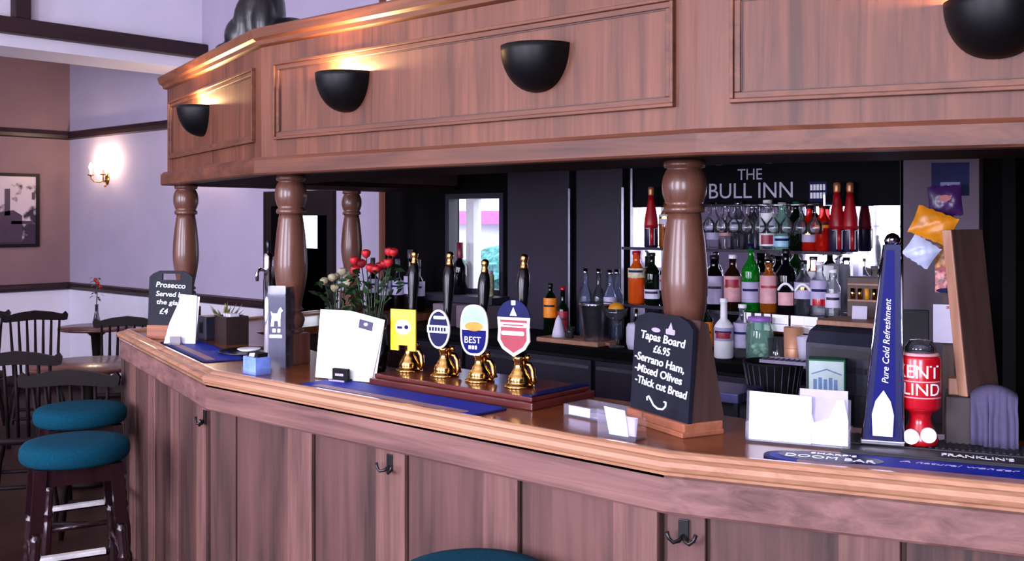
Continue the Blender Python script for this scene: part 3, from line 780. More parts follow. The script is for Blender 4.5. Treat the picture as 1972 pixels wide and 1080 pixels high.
m = MB(); m.box(-.034, .034, -.007, -.0045, 0, .298); m.box(.033, .036, -.007, .075, 0, .292); m.box(-.034, .034, .073, .076, 0, .295); m.obj('clear_sleeve', glass('sleeve', (196, 196, 226), .2, .22, .12), o)
m = MB()
m.prism([(-.022, .150), (-.018, .185), (-.022, .205), (-.014, .198), (.004, .198), (.010, .214), (.018, .220), (.022, .212), (.026, .208), (.018, .200), (.016, .172), (.016, .150), (.008, .150), (.006, .170), (-.008, .170), (-.010, .150)], 0, .0012, 0, TR(0, -.0072, 0) @ UP)
m.prism(roundrect(-.016, -.002, .128, .142, .003), 0, .0012, 0, TR(0, -.0072, 0) @ UP); m.prism(roundrect(.004, .016, .128, .142, .003), 0, .0012, 0, TR(0, -.0072, 0) @ UP); m.prism(roundrect(-.027, .022, .108, .120, .002), 0, .0012, 0, TR(0, -.0072, 0) @ UP)
m.obj('emblem', WHITE, o)
MB().box(-.028, .03, .012, .06, .012, .27).obj('leaflets', GREYW, o)
x, y = at(415, 652); 
o = thing('card_terminal', 'dark squat box beside the far turned post, left one of two', 'box', (pd(408, 4.6)[0], pd(408, 4.6)[1], CT), R_(-10))
MB().box(-.05, .05, -.05, .05, 0, .105, 0, None, .006).obj('body', TILL, o)
MB().box(-.02, .02, -.0515, -.05, .03, .08).obj('slot', BLACK, o)
DKBR = wood('dark_box_wood', (30, 20, 20), (46, 32, 32), 'z', .5)
o = thing('condiment_box', 'dark brown open box right of the squat dark box, far end of the bar', 'box', (pd(446, 4.45)[0], pd(446, 4.45)[1], CT), R_(-12))
m = MB(); m.box(-.068, .068, -.05, .05, 0, .01); m.box(-.068, .068, -.05, -.042, .01, .12).box(-.068, .068, .042, .05, .01, .12).box(-.068, -.06, -.042, .042, .01, .12).box(.06, .068, -.042, .042, .01, .12)
m.obj('box', DKBR, o)
m = MB()
for k in range(3): m.box(-.045+k*.03, -.025+k*.03, -.02, .02, .01, .128)
m.obj('sachets', PAPERL, o)
o = thing('box_reflection', 'dark disc standing for the reflection of dark boxes, behind the pale blue box', 'tray', (pd(478, 4.12)[0], pd(478, 4.12)[1], CT), 0)  # dark disc shaped as the reflection of the boxes in the polished counter
MB().lathe([(.0001, 0), (.105, 0), (.118, .012), (.114, .013), (.10, .004), (.0001, .004)], 28).obj('tray', BLACK, o)
o = thing('saucer', 'small white saucer lying on the dark reflection disc', 'saucer', (pd(480, 4.15)[0], pd(480, 4.15)[1], CT+.004), 0)
MB().lathe([(.0001, 0), (.03, 0), (.048, .010), (.046, .012), (.028, .004), (.0001, .003)], 24).obj('dish', WHITE, o)
# --- slim chrome beer font behind the leaflet box
p = pd(517, 4.02)
o = thing('chrome_font', 'slim chrome beer font standing behind the tall black leaflet box', 'beer font', (p[0], p[1]+.0, CT), R_(15))
MB().lathe([(.034, 0), (.034, .01), (.018, .016), (.016, .30), (.02, .31), (.02, .39), (.015, .405), (.0001, .41)], 20).obj('column', CHROME, o)
MB().tube([(0, -.012, .34), (0, -.05, .345), (0, -.066, .335), (0, -.068, .30)], .007, 8).obj('spout', CHROME, o)
MB().lathe([(.006, .408), (.008, .43), (.010, .445), (.006, .455), (.0001, .457)], 12).obj('tap_lever', BLACK, o)

# --- the tall blue font and the red font on the rubber mat
RZ0 = CT + .0085
x, y = at(1700, 851, RZ0)
o = thing('beer_font', 'tall tapering blue beer font with white script, left of the red font', 'beer font', (x, y, RZ0), R_(21))
def taper(mb, w0, d0, w1, d1, h, sx, mi=0, z0=0, yoff=0):
    vs = [(-w0/2, -d0/2+yoff, z0), (w0/2, -d0/2+yoff, z0), (w0/2, d0/2+yoff, z0), (-w0/2, d0/2+yoff, z0),
          (sx-w1/2, -d1/2+yoff, h), (sx+w1/2, -d1/2+yoff, h), (sx+w1/2, d1/2+yoff, h), (sx-w1/2, d1/2+yoff, h)]
    mb.add(vs, [(0,3,2,1), (4,5,6,7), (0,1,5,4), (1,2,6,5), (2,3,7,6), (3,0,4,7)], mi)
m = MB(); taper(m, .094, .07, .040, .034, .475, .022, 0, .012); m.obj('column', NAVY, o)
m = MB(); taper(m, .058, .01, .018, .006, .462, .018, 0, .02, 0)
Mf = Matrix.Translation((0, -.032, 0)); 
m2 = MB(); m2.add([tuple(Matrix(((1,0,0,0),(0,1,.036,0),(0,0,1,0),(0,0,0,1))) @ Vector(v)) for v in m.v], m.f, 0, False, Mf); m2.obj('blue_front', BLUEE, o)
m = MB()
for s in (-1, 1): m.tube([(s*.046, -.034, .014), (.022+s*.0195, -.0165, .474)], .0028, 6)
m.obj('chrome_edges', CHROME, o)
m = MB(); m.prism([(-.022, .0), (.022, 0), (.025, .05), (.018, .082), (.002, .108), (-.016, .082), (-.024, .05)], 0, .003, 0, TR(.0, -.0385, .022) @ Matrix.Rotation(R_(90-2.2), 4, 'X')); m.obj('white_flame', WHITE, o)
m = MB(); put_text(m, 'Pure Cold Refreshment', TR(.0155, -.0290, .245) @ Matrix.Rotation(R_(90-2.2), 4, 'X') @ Matrix.Rotation(R_(90-1.8), 4, 'Z') , .021, 0, .20, .25); m.obj('lettering', WHITE, o)
MB().box(-.05, .05, -.042, .042, 0, .012, 0, None, .003).obj('foot', CHROME, o)
m = MB(); m.lathe([(.018, .475), (.020, .485), (.014, .497), (.006, .502), (.0001, .503)], 16, 0, TR(.022, 0, 0)); m.ball((.022, -.02, .486), .008); m.obj('top_cap', CHROME, o)
x, y = at(1772, 854, RZ0)
o = thing('beer_font', 'red rounded beer font lettered in white, right of the tall blue font', 'beer font', (x, y, RZ0), R_(20))
MB().lathe([(.036, 0), (.040, .004), (.040, .014), (.036, .03), (.026, .05), (.024, .066), (.030, .078), (.044, .086), (.047, .092), (.047, .205), (.044, .212), (.0001, .213)], 32).obj('column', REDE, o)
MB().lathe([(.0445, .2125), (.040, .218), (.0001, .219)], 28).obj('top_rim', PINK, o)
MB().lathe([(.036, .219), (.034, .232), (.024, .246), (.0001, .25)], 20).obj('dark_dome', GSMOKE, o)
m = MB()
for sx, zz_ in ((-.020, .024), (.018, .03)): m.lathe([(.0001, .005), (.0175, .005), (.0175, -.004), (.0001, -.004)], 24, 0, TR(sx, -.043, zz_) @ UP, False)
m.obj('white_discs', WHITE, o)
def wrap_text(mb, s, rad, z, size, ang0, width):
    vs, fs = textgeo(s); xs = [v.x for v in vs]; w = max(xs)-min(xs); k = width/w
    out = []
    for v in vs:
        a = -PI/2 + (v.x*k)/rad + ang0
        out.append(((rad+v.z*.04+.0006)*math.cos(a), (rad+v.z*.04+.0006)*math.sin(a), z + v.y*size))
    mb.add(out, fs, 0)
m = MB(); wrap_text(m, 'KENT', .047, .162, .044, -.16, .104); m.obj('lettering', WHITE, o)
m = MB(); wrap_text(m, 'BLIND', .047, .122, .040, -.16, .112)
m.obj('lettering', WHITE, o); m = MB()
m.lathe([(.0474, .152), (.0477, .153), (.0474, .155)], 24, 0, None, True, -PI*.95, -PI*.1); m.lathe([(.0474, .114), (.0477, .115), (.0474, .117)], 24, 0, None, True, -PI*.95, -PI*.1)
m.obj('white_lines', PINK, o)

# --- flowers
def bouquet(lab, loc, vase_h, vase_r, heads, petal, leafm, hh, spread):
    r = thing('flower_vase', lab, 'vase of flowers', loc)
    MB().lathe([(vase_r*.72, 0), (vase_r*.85, .01), (vase_r, vase_h*.4), (vase_r*.8, vase_h*.75), (vase_r*.9, vase_h), (vase_r*.82, vase_h), (vase_r*.72, vase_h*.75), (vase_r*.92, vase_h*.4), (vase_r*.75, .012), (.001, .012)], 22).obj('vase', GSMOKE, r)
    st = MB(); lf = MB(); rnd = random.Random(len(lab))
    tips = []
    for k in range(heads):
        a = 2*PI*k/heads + rnd.uniform(-.3, .3); q = spread*math.sqrt(rnd.uniform(.05, 1))
        tip = (q*math.cos(a), q*math.sin(a), hh + rnd.uniform(-.05, .02)); tips.append(tip)
        st.tube([(q*.15*math.cos(a), q*.15*math.sin(a), .02), (q*.4*math.cos(a), q*.4*math.sin(a), vase_h), tip], .0022, 5)
    for k in range(70):
        a = rnd.uniform(0, 2*PI); q = spread*1.1*math.sqrt(rnd.random()); z_ = rnd.uniform(vase_h*.9, hh-.02)
        M = TR(q*math.cos(a), q*math.sin(a), z_, a, rnd.uniform(-.9, .9), rnd.uniform(-1.2, .4))
        L_ = rnd.uniform(.025, .05)
        lf.add([(0, 0, 0), (L_*.5, L_*.28, .004), (L_, 0, 0), (L_*.5, -L_*.28, .004), (L_*.5, 0, -.003)], [(0, 1, 4), (1, 2, 4), (2, 3, 4), (3, 0, 4)], 0, True, M)
    st.obj('stems', leafm, r); lf.obj('leaves', leafm, r)
    for (tx, ty, tz) in tips:
        m = MB(); m.lathe([(.004, -.012), (.012, -.006), (.017, .004), (.016, .014), (.010, .018), (.011, .012), (.006, .020), (.001, .018)], 12, 0, TR(tx, ty, tz, rnd.uniform(0, 3), rnd.uniform(-.3, .3)))
        m.obj('bloom', petal, r)
    return r
p = pd(706, 3.62)
bouquet('glass vase of red roses behind the large white menu card', (p[0], p[1]+.03, CT), .19, .058, 11, ROSE, LEAF, .40, .085)
p = pd(624, 3.98)
bouquet('glass vase of pale cream flowers right of the second turned post', (p[0]+.01, p[1]+.06, CT), .17, .045, 7, CREAMF, LEAF, .31, .07)

# --- boxed stand, towel and the tall wooden panel at the right end
o = thing('dark_stand', 'dark box stand on the counter under the tall leaning wooden panel', 'stand', seg3(.655, .485, CT), AL3)
MB().box(-.075, .075, -.055, .07, 0, .118, 0, None, .004).obj('box', DKBR, o)
o = thing('wood_block', 'small pale wood block standing on the left of the dark box stand', 'block', seg3(.606, .475, CT+.118), AL3)
MB().box(-.018, .018, -.02, .03, 0, .040, 0, None, .003).obj('block', PALEW, o)
o = thing('hatch_flap', 'tall narrow dark board with a pale edge leaning left, right bar end', 'hatch flap', seg3(.655, .50, CT+.118), R_(-15))
Msh = Matrix(((1, 0, -.11, 0), (0, 1, .0, 0), (0, 0, 1, 0), (0, 0, 0, 1)))
MB().box(-.012, .012, -.06, .07, 0, .40, 0, Msh, .002).obj('board', DARKBW, o)
MB().box(-.0125, .0125, -.066, -.06, 0, .40, 0, Msh, .002).obj('pale_edge', PALEW, o)
# towel: hangs over the front of the stand
tw = MB(); n = 36; prof = [(-.0585, .0), (-.0585, .035), (-.0585, .07), (-.0585, .10), (-.056, .118), (-.045, .1225), (-.02, .124), (.01, .1225), (.03, .1215)]
vs = []; fs = []
for i in range(n+1):
    u = i/n; x_ = -.030 + .100*u
    wv = .006*math.sin(u*15+.4) + .004*math.sin(u*31+1.2)
    hump = .020*math.sin(PI*min(1, u*1.02))**.8
    for j, (yy, zz_) in enumerate(prof):
        k = 1 if j < 3 else (.5 if j < 4 else .12)
        lift = hump*min(1, max(0, (j-2)/3)) * (1 if j < 8 else .1)
        lo = .012*(1-u) if j == 0 else 0
        vs.append((x_ + (.004*math.sin(u*9) if j < 3 else 0), yy - .006 - abs(wv)*k*1.3, max(.0012, zz_ + lift + lo)))
q = len(prof)
for i in range(n):
    for j in range(q-1): fs.append((i*q+j, (i+1)*q+j, (i+1)*q+j+1, i*q+j+1))
tw.add(vs, fs, 0, True)
o = thing('towel', 'lilac bar towel draped over the dark box stand at the right end of the bar', 'towel', seg3(.668, .485, CT), AL3)
t_ = tw.obj('cloth', TOWEL, o); md = t_.modifiers.new('th', 'SOLIDIFY'); md.thickness = .003; md.offset = 1
# ================================================================== BEHIND THE BAR
BC = 1.03                                   # back counter height
bc = thing('back_counter', 'dark back counter with fridge doors under the bottles', 'counter', (0, 0, 0))
bx0, bx1 = -4.19, -1.62
MB().box(bx0, bx1, 3.84, 4.30, BC-.035, BC, 0, None, .004).obj('worktop', DARKW, bc)
MB().box(bx0, bx1, 3.90, 4.30, 0, BC-.035).obj('body', BLACKM, bc)
k = 0
x = bx0 + .02
while x < bx1-.2:
    dr = MB().box(x, x+.40, 3.875, 3.90, .12, BC-.06, 0, None, .004).obj('fridge_door', DARKP, bc)
    MB().box(x+.01, x+.39, 3.868, 3.876, BC-.10, BC-.085).obj('handle', STEEL, dr)
    x += .425
ts = thing('till_stand', 'low dark worktop in front of the back counter carrying the till', 'worktop', (0, 0, 0))
tx0, tx1 = -2.12, -1.04
MB().box(tx0, tx1, 3.34, 3.83, .86, .90, 0, None, .004).obj('worktop', TILL, ts)
MB().box(tx0+.02, tx1-.02, 3.37, 3.83, 0, .86).obj('body', BLACKM, ts)

# mirror and the bottle shelves in front of it
sx0, sx1 = xat(1218, 4.30), xat(1642, 4.30)
mx1 = xat(1741, 4.34)
mi = thing('bar_mirror', 'wide mirror behind the bottles reflecting the street windows', 'mirror', (0, 0, 0))
MB().box(sx0, mx1, 4.342, 4.348, BC+.002, 1.90).obj('glass', MIRROR, mi)
for a_ in (sx0-.013, mx1): MB().box(a_, a_+.012, 4.30, 4.349, BC+.002, 1.90).obj('frame_strip', STEEL, mi)
SB, SCZ = 1.228, 1.498
sh = thing('bottle_shelves', 'two glass bottle shelves fixed before the mirror', 'shelf', (0, 0, 0))
for zz_, yf in ((SB, 4.05), (SCZ, 4.19)):
    MB().box(sx0+.013, sx1-.007, yf, 4.34, zz_-.010, zz_, 0, None, .001).obj('glass_shelf', glass('shelf_glass', (200, 226, 226), .2, .3, .1), sh)
    MB().box(sx0+.013, sx1-.007, yf-.004, yf, zz_-.012, zz_+.002).obj('front_rail', DARKP, sh)
for a_ in (sx0, sx1-.006): MB().box(a_, a_+.012, 4.29, 4.341, BC, 1.694).obj('upright', STEEL, sh)

# sign
NY = 4.312; nx0, nx1 = xat(1218, NY)+.014, xat(1741, NY)-.004
sg = thing('name_sign', 'dark fascia sign lettered THE BULL INN above the bottles', 'sign', (0, NY, 0))
MB().box(nx0, nx1, 0, .028, 1.697, 1.93, 0, None, .003).obj('board', plain('sign_navy', (7, 7, 14), .7, spec=.1), sg)
SGL = plain('sign_letters', (196, 194, 216), .6)
for wd_, q0_, q1_ in (('BULL', 1365, 1447), ('INN', 1461, 1527)):
    xa, xb = xat(q0_, NY), xat(q1_, NY)
    words(sg, SGL, wd_, TR((xa+xb)/2, -.002, 1.737) @ UP, .103, xb-xa)
m = MB()
xa, xb = xat(1421, NY), xat(1468, NY)
put_text(m, 'THE', TR((xa+xb)/2, -.002, 1.822) @ UP, .074, 0, xb-xa)
m.obj('lettering', plain('sign_letters', (186, 184, 206), .6), sg)
sp = MB()
for px in (1385, 1482): sp.box(xat(px, NY)-.014, xat(px, NY)+.014, -.012, 0, 1.895, 1.912)
sp.obj('fixing', STEEL, sg)
xc = xat(1576, NY)
o = thing('price_notice', 'small printed notice on the dark sign left of the two flag bottles', 'notice', (xc, NY-.002, 1.715))
MB().box(-.042, .042, -.002, .001, 0, .09).obj('card', MATNV, o)
for r_ in range(2):
    m = MB()
    for k in range(5): m.box(-.036+k*.0148, -.036+k*.0148+.011, -.0032, -.002, .016+r_*.036, .042+r_*.036)
    m.obj('printed_row', WHITE, o)

# --- bottles
def bottle(lab, px, Y, z, h, r, gm, lm=None, lz=(.16, .46), cap=BLACK, kind='bottle', neck=.34, nr=.36, cat='bottle', group=None, extra=None, X=None, capf=.07):
    x_ = xat(px, Y) if X is None else X
    Hs = h*(1-neck)
    prof = [(r*.86, 0), (r, .006), (r, Hs*.86), (r*.95, Hs*.93), (r*.72, Hs*1.03), (r*nr, Hs*1.14), (r*nr*.94, h*.96), (r*nr*1.05, h*.965), (r*nr*1.05, h*.985), (r*nr*.6, h*.985)]
    m = MB(); m.lathe(prof, 16)
    o = m.obj(kind, gm); o.location = (x_, Y, z); o.rotation_euler = (0, 0, R_(40)); tag(o, lab, cat, group)
    if lm is not None:
        m = MB(); m.lathe([(r*1.012, h*lz[0]), (r*1.014, h*lz[0]+.001), (r*1.014, h*lz[1]-.001), (r*1.012, h*lz[1])], 16); lo_ = m.obj('label', lm, o)
        zb = h*(lz[0]*.45+lz[1]*.55); m = MB(); m.lathe([(r*1.018, zb), (r*1.019, zb+.001), (r*1.019, zb+.010), (r*1.018, zb+.011)], 10, 0, None, True, -PI*.9, -PI*.3)
        m.obj('printed_line', (DARKP, DRED, MATNV, BRASS)[int(px) % 4], lo_)
    if extra is not None:
        em, z0, z1 = extra
        m = MB(); m.lathe([(r*1.02, h*z0), (r*1.022, h*z0+.001), (r*1.022, h*z1-.001), (r*1.02, h*z1)], 12, 0, None, True, -PI*.75-.3, -PI*.25-.3); m.obj('emblem', em, o)
    if cap is not None:
        m = MB(); m.lathe([(r*nr*1.12, h*(1-capf)), (r*nr*1.15, h*(1-capf)+.001), (r*nr*1.12, h), (.0001, h*1.001)], 12); m.obj('cap', cap, o)
    return o
G1, G2, G3, GW = 'bottles on the upper glass shelf', 'bottles on the lower glass shelf', 'bottles on the back counter', 'wine bottles on the back counter'
YR = 4.255
# upper shelf
def flag(lab, px, Y):
    fn, fr, fg = plain('flag_navy', (30, 22, 54), .35), plain('flag_red', (160, 10, 26), .35), plain('foil_gold', (190, 130, 88), .35, .5)
    r = .0345
    o = MB().lathe([(r*.9, 0), (r, .005), (r, .10), (r*.95, .122), (r*.98, .122)], 20).obj('flag_bottle', fn)
    o.location = (xat(px, Y), Y, SCZ); o.rotation_euler = (0, 0, R_(40)); tag(o, lab, 'bottle', G1)
    MB().lathe([(r*1.01, .098), (r*1.015, .115), (r*.92, .145), (r*.72, .185), (r*.5, .225), (r*.40, .258)], 20).obj('red_shoulder', fr, o)
    MB().lathe([(r*.41, .256), (r*.44, .262), (r*.46, .285), (r*.42, .298), (.0001, .301)], 16).obj('gold_foil', fg, o)
    m = MB()
    for s in (-1, 1): m.tube([(s*.011, -.0345, .012), (s*.011, -.0348, .092), (s*.028, -.0225, .094)], .0022, 5)
    m.obj('white_edging', WHITE, o)
    MB().tube([(0, -.0338, .01), (0, -.0342, .10)], .0085, 6).obj('red_band', fr, o)
    return o
flag('flag patterned bottle with a red neck, left of the thick post', 1254, 4.255)
flag('flag patterned bottle with a red neck, left of the pair beside the bright window reflection', 1612, 4.25)
flag('flag patterned bottle with a red neck, right of the pair and a little behind', 1637, 4.27)
for lab, px, h, r, gm, lm, lz, cap, nr in (
    ('clear bottle with a lilac label on the upper shelf, right beside the thick post', 1374, .235, .034, CLEAR, LILAC, (.2, .5), CHROME, .4),
    ('clear bottle with a small pink label, second from the thick post on the upper shelf', 1398, .225, .032, CLEAR, PINK, (.3, .5), CHROME, .4),
    ('smoky grey bottle with a pale label above the dark lidded jug on the upper shelf', 1422, .24, .036, GSMOKE, PAPERL, (.4, .62), STEEL, .4),
    ('plain grey bottle left of the bottle with the tall white label', 1449, .22, .033, GSMOKE, None, (.2, .5), STEEL, .42),
    ('bottle with a tall white label and small dark red square, middle of the upper shelf', 1478, .245, .037, CLEAR, WHITE, (.08, .74), WHITE, .5),
    ('pale mint bottle on the upper shelf, left of the dark green one', 1506, .232, .036, GMINT, SKYB, (.08, .3), WHITE, .45),
    ('dark green bottle on the upper shelf between the mint and the red bottles', 1533, .235, .034, GDGRN, None, (.2, .5), GREEN, .4),
    ('red bottle with a lilac label on the upper shelf, left of two', 1559, .215, .033, GRED, LILAC, (.2, .5), FRAMEB, .45),
    ('bright orange red bottle on the upper shelf beside the flag bottles', 1584, .22, .033, GRED, ORNG, (.5, .62), FRAMEB, .45),
    ('amber bottle mostly hidden behind the left edge of the thick post', 1283, .25, .036, GAMBER, PAPERL, (.5, .7), BLACK, .4)):
    ex = (DRED, .12, .30) if 'small dark red square' in lab else None
    bottle(lab, px, YR, SCZ, h*.93, r, gm, lm, lz, cap, 'spirit_bottle', .30, nr, 'bottle', G1, ex)
# lower shelf
for lab, px, h, r, gm, lm, lz, cap, nr, ex in (
    ('orange red bottle with a cream neck label left of the thick post, lower shelf', 1226, .255, .042, GORNG, CREAMF, (.5, .68), REDE, .45, None),
    ('dark green bottle with a black cap left of the thick post, lower shelf', 1256, .25, .038, GDGRN, PAPERL, (.12, .3), BLACK, .38, None),
    ('dark bottle half hidden behind the thick post, lower shelf', 1285, .245, .038, GBLACK, LILAC, (.3, .6), CHROME, .38, None),
    ('dark bottle with a tall lilac label on the lower shelf, beside the thick post', 1376, .245, .041, GBLACK, LILAC, (.1, .62), BLACK, .5, None),
    ('dark brown bottle with a red and white label on the lower shelf', 1411, .25, .040, GBROWN, PINK, (.16, .62), WHITE, .4, (DRED, .42, .56)),
    ('bright green bottle with a pale label on the lower shelf', 1446, .300, .041, GGREEN, LILAC, (.14, .44), NAVY, .33, None),
    ('bottle with a pink white label and amber base on the lower shelf', 1481, .235, .040, GAMBER, PINK, (.18, .70), CHROME, .45, None),
    ('black bottle with a white arched label and pink badge on the lower shelf', 1514, .282, .044, GBLACK, None, (.2, .5), BLACK, .33, (PINK, .14, .34)),
    ('grey blue bottle with a dark red foot right of the black arched label bottle', 1547, .235, .038, GSMOKE, LILAC, (.3, .6), BLACK, .4, None),
    ('clear bottle with a lilac label and red spot at the right of the lower shelf', 1578, .232, .038, CLEAR, LILAC, (.2, .66), WHITE, .45, (REDE, .2, .32)),
    ('clear small bottle at the right end of the lower shelf', 1604, .20, .032, CLEAR, PAPERL, (.2, .5), WHITE, .5, None)):
    o = bottle(lab, px, 4.12, SB, h, r, gm, lm, lz, cap, 'spirit_bottle', .32, nr, 'bottle', G2, ex)
    if 'arched' in lab:
        m = MB(); pts = [(.0455*math.cos(-PI*.5-.3+t), .0455*math.sin(-PI*.5-.3+t), .10+.034*math.cos(t*1.9)) for t in [(-.75+.1*i) for i in range(16)]]
        m.tube(pts, .006, 6); m.obj('arched_label', WHITE, o)
# white boxes and shelf cards
for lab, px, w_, h_, zc in (('white carton at the right of the lower shelf, left of two', 1566, .05, .07, 0), ('white carton at the right of the lower shelf, right of two', 1594, .08, .10, 0)):
    o = thing('carton', lab, 'carton', (xat(px, 4.29), 4.285, SB), R_(4), 'cartons on the lower shelf')
    MB().box(-w_/2, w_/2, -.03, .03, 0, h_+.11, 0, None, .002).obj('box', PAPER, o)
    MB().box(-w_/2+.008, w_/2-.008, -.032, -.03, .02, .10).obj('printed_panel', LILAC, o)
for i, (px, w_) in enumerate(((1440, .035), (1460, .03), (1478, .03), (1503, .075), (1536, .06), (1562, .06))):
    nm = ('below the bright green bottle', 'left of the pink labelled bottle', 'below the pink labelled bottle', 'below the black arched label bottle, widest', 'below the grey blue bottle', 'rightmost of the row below the cartons')[i]
    o = thing('shelf_card', 'white card on the shelf edge, ' + nm, 'price card', (xat(px, 4.046), 4.0455, SB-.07), 0, 'white cards on the shelf edge')
    MB().box(-w_/2, w_/2, -.002, 0, 0, .072).obj('card', PAPER, o)
    MB().box(-w_/2+.004, w_/2-.004, -.0028, -.002, .03, .034).obj('printed_line', LILAC, o)
# hanging stemware under the sign
rk = thing('glass_rack', 'chrome stemware rack hanging below the sign above the bottles', 'rack', (0, 0, 0))
rx0, rx1 = xat(1356, 4.12), xat(1600, 4.12)
m = MB(); m.tube([(rx0, 4.08, 1.700), (rx1, 4.08, 1.700)], .003, 6).tube([(rx0, 4.105, 1.700), (rx1, 4.105, 1.700)], .003, 6).box(rx0-.006, rx0, 4.05, 4.12, 1.696, 1.74).box(rx1, rx1+.006, 4.05, 4.12, 1.696, 1.74); m.obj('rails', CHROME, rk)
wg = None
for i in range(11):
    xq = rx0 + .04 + i*.064
    if xq > rx1-.03: break
    if wg is None:
        wg = MB().lathe([(.030, 0), (.0305, .003), (.004, .006), (.0035, .055), (.010, .062), (.028, .085), (.030, .105), (.026, .128)][::-1] and [(.026, -.128), (.030, -.105), (.028, -.085), (.010, -.062), (.0035, -.055), (.004, -.004), (.0305, -.002), (.030, 0)], 14).obj('wine_glass', CLEAR)
        tag(wg, 'wine glass hanging upside down from the rack under the sign', 'wine glass', 'wine glasses hanging under the sign'); g = wg
    else:
        g = wg.copy(); COL.objects.link(g)
    g.location = (xq, 4.0925, 1.7055)
# back counter bottles and small things on the right
bottle('dark green champagne bottle with an orange label right of the thick post', 1355, 4.0, BC, .33, .044, GDGRN, ORNG, (.12, .46), plain('foil_dark', (60, 52, 40), .3, .5), 'champagne_bottle', .48, .36, 'bottle', G3, capf=.2)
bottle('white frosted bottle with a small red badge on the back counter', 1394, 3.98, BC, .262, .043, WHITE, LILAC, (.30, .52), WHITE, 'spirit_bottle', .42, .36, 'bottle', G3, (DRED, .34, .44))
bottle('clear bottle with a blue grey label right of the white frosted bottle', 1430, 4.04, BC, .235, .042, CLEAR, LILAC, (.2, .66), WHITE, 'spirit_bottle', .34, .4, 'bottle', G3)
o = thing('glass_jar', 'large clear green glass jar with a blue and pink lid on the back counter', 'jar', (xat(1463, 3.99), 3.99, BC))
MB().lathe([(.052, 0), (.058, .008), (.060, .10), (.056, .15), (.046, .168), (.046, .176)], 20).obj('jar', GMINT, o)
MB().lathe([(.048, .172), (.050, .174), (.050, .190), (.0001, .192)], 20).obj('lid', plain('lid_violet', (150, 104, 190), .4), o)
m = MB(); rnd = random.Random(3)
for k in range(14): m.ball((rnd.uniform(-.03, .03), rnd.uniform(-.03, .03), .022+rnd.random()*.05), .014, 0, None, (1, 1, .8), 8, 5)
m.obj('lime_slices', plain('lime_pale', (190, 214, 196), .4, noise=.2), o)
o = thing('tumbler', 'amber filled tumbler between the glass jar and the copper beaker', 'tumbler', (xat(1497, 3.98), 3.98, BC))
MB().lathe([(.034, 0), (.036, .006), (.041, .11), (.039, .11), (.034, .008), (.0001, .006)], 20).obj('glass', CLEAR, o)
MB().lathe([(.033, .009), (.036, .066), (.0001, .066)], 18).obj('drink', GAMBER, o)
o = thing('beaker', 'tall copper coloured beaker on the back counter beside the till', 'beaker', (xat(1528, 3.97), 3.97, BC))
MB().lathe([(.036, 0), (.038, .004), (.040, .16), (.037, .16), (.034, .008), (.0001, .006)], 22).obj('body', COPPER, o)
MB().lathe([(.0385, .072), (.0395, .074), (.0385, .076)], 22).obj('band', PALEW, o)
o = thing('paper_cup', 'white flared paper cup at the left side of the till', 'cup', (xat(1551, 3.94), 3.94, BC))
MB().lathe([(.022, 0), (.036, .13), (.034, .13), (.020, .004), (.0001, .004)], 20).obj('cup', PAPERL, o)
# --- left part of the back counter
o = thing('chopping_board', 'pale wooden chopping board on the back counter under the steel ice bucket', 'chopping board', (xat(1112, 3.99), 3.99, BC))
MB().box(-.19, .19, -.09, .09, 0, .022, 0, None, .004).obj('board', PALEW, o)
MB().box(.19, .215, -.03, .03, .004, .018, 0, None, .003).obj('grip', PALEW, o)
o = thing('ice_bucket', 'tapered steel ice bucket standing on the chopping board', 'ice bucket', (xat(1148, 3.985), 3.985, BC+.022))
MB().lathe([(.062, 0), (.064, .004), (.082, .175), (.085, .18), (.081, .18), (.062, .008), (.0001, .008)], 28).obj('body', STEEL, o)
MB().lathe([(.083, .170), (.0865, .174), (.083, .178)], 28).obj('rim', CHROME, o)
for k, (px, Yb) in enumerate(((1128, 4.17), (1153, 4.19), (1175, 4.15), (1188, 4.21))):
    bottle(('clear bottle with a silver cap behind the ice bucket, leftmost of four', 'clear bottle with a silver cap behind the ice bucket, second of four', 'blue tinted clear bottle right behind the ice bucket, third of four', 'clear bottle behind the ice bucket, rightmost of four')[k],
           px, Yb, BC, .355, .033, glass('bluish_glass', (150, 170, 210), .35, .25, .12) if k != 1 else GSMOKE, LILAC if k == 2 else None, (.35, .62), CHROME, 'spirit_bottle', .34, .36, 'bottle', G3)
o = thing('fruit_bowl', 'stemmed glass bowl with an orange fruit right of the ice bucket', 'bowl', (xat(1187, 3.97), 3.97, BC))
MB().lathe([(.038, 0), (.038, .004), (.007, .012), (.006, .11), (.02, .125), (.05, .15), (.056, .185), (.054, .185), (.046, .152), (.0001, .128)], 24).obj('bowl', CLEAR, o)
MB().ball((0, 0, .178), .040, 0, None, (1, 1, .92)).obj('fruit', FRUIT, o)
bottle('orange label dark bottle at the left of the chopping board, under the dark panel', 1060, 4.16, BC, .27, .036, GDGRN, ORNG, (.34, .72), BLACK, 'sauce_bottle', .26, .34, 'bottle', G3)
bottle('green necked bottle with a red cap left of the ice bucket', 1084, 4.18, BC, .255, .030, GDGRN, DRED, (.1, .5), REDE, 'sauce_bottle', .4, .42, 'bottle', G3)
o = thing('napkin', 'white cone folded napkin on the chopping board', 'napkin', (xat(1076, 3.98)-.0, 3.98, BC+.022))
MB().lathe([(.036, 0), (.033, .02), (.016, .085), (.002, .108)], 9).obj('cone', PAPERL, o)
o = thing('shot_glass', 'small shot glass beside the folded napkin on the chopping board', 'glass', (xat(1098, 3.97), 3.97, BC+.022))
MB().lathe([(.018, 0), (.022, .055), (.020, .055), (.016, .006), (.0001, .006)], 16).obj('glass', GSMOKE, o)
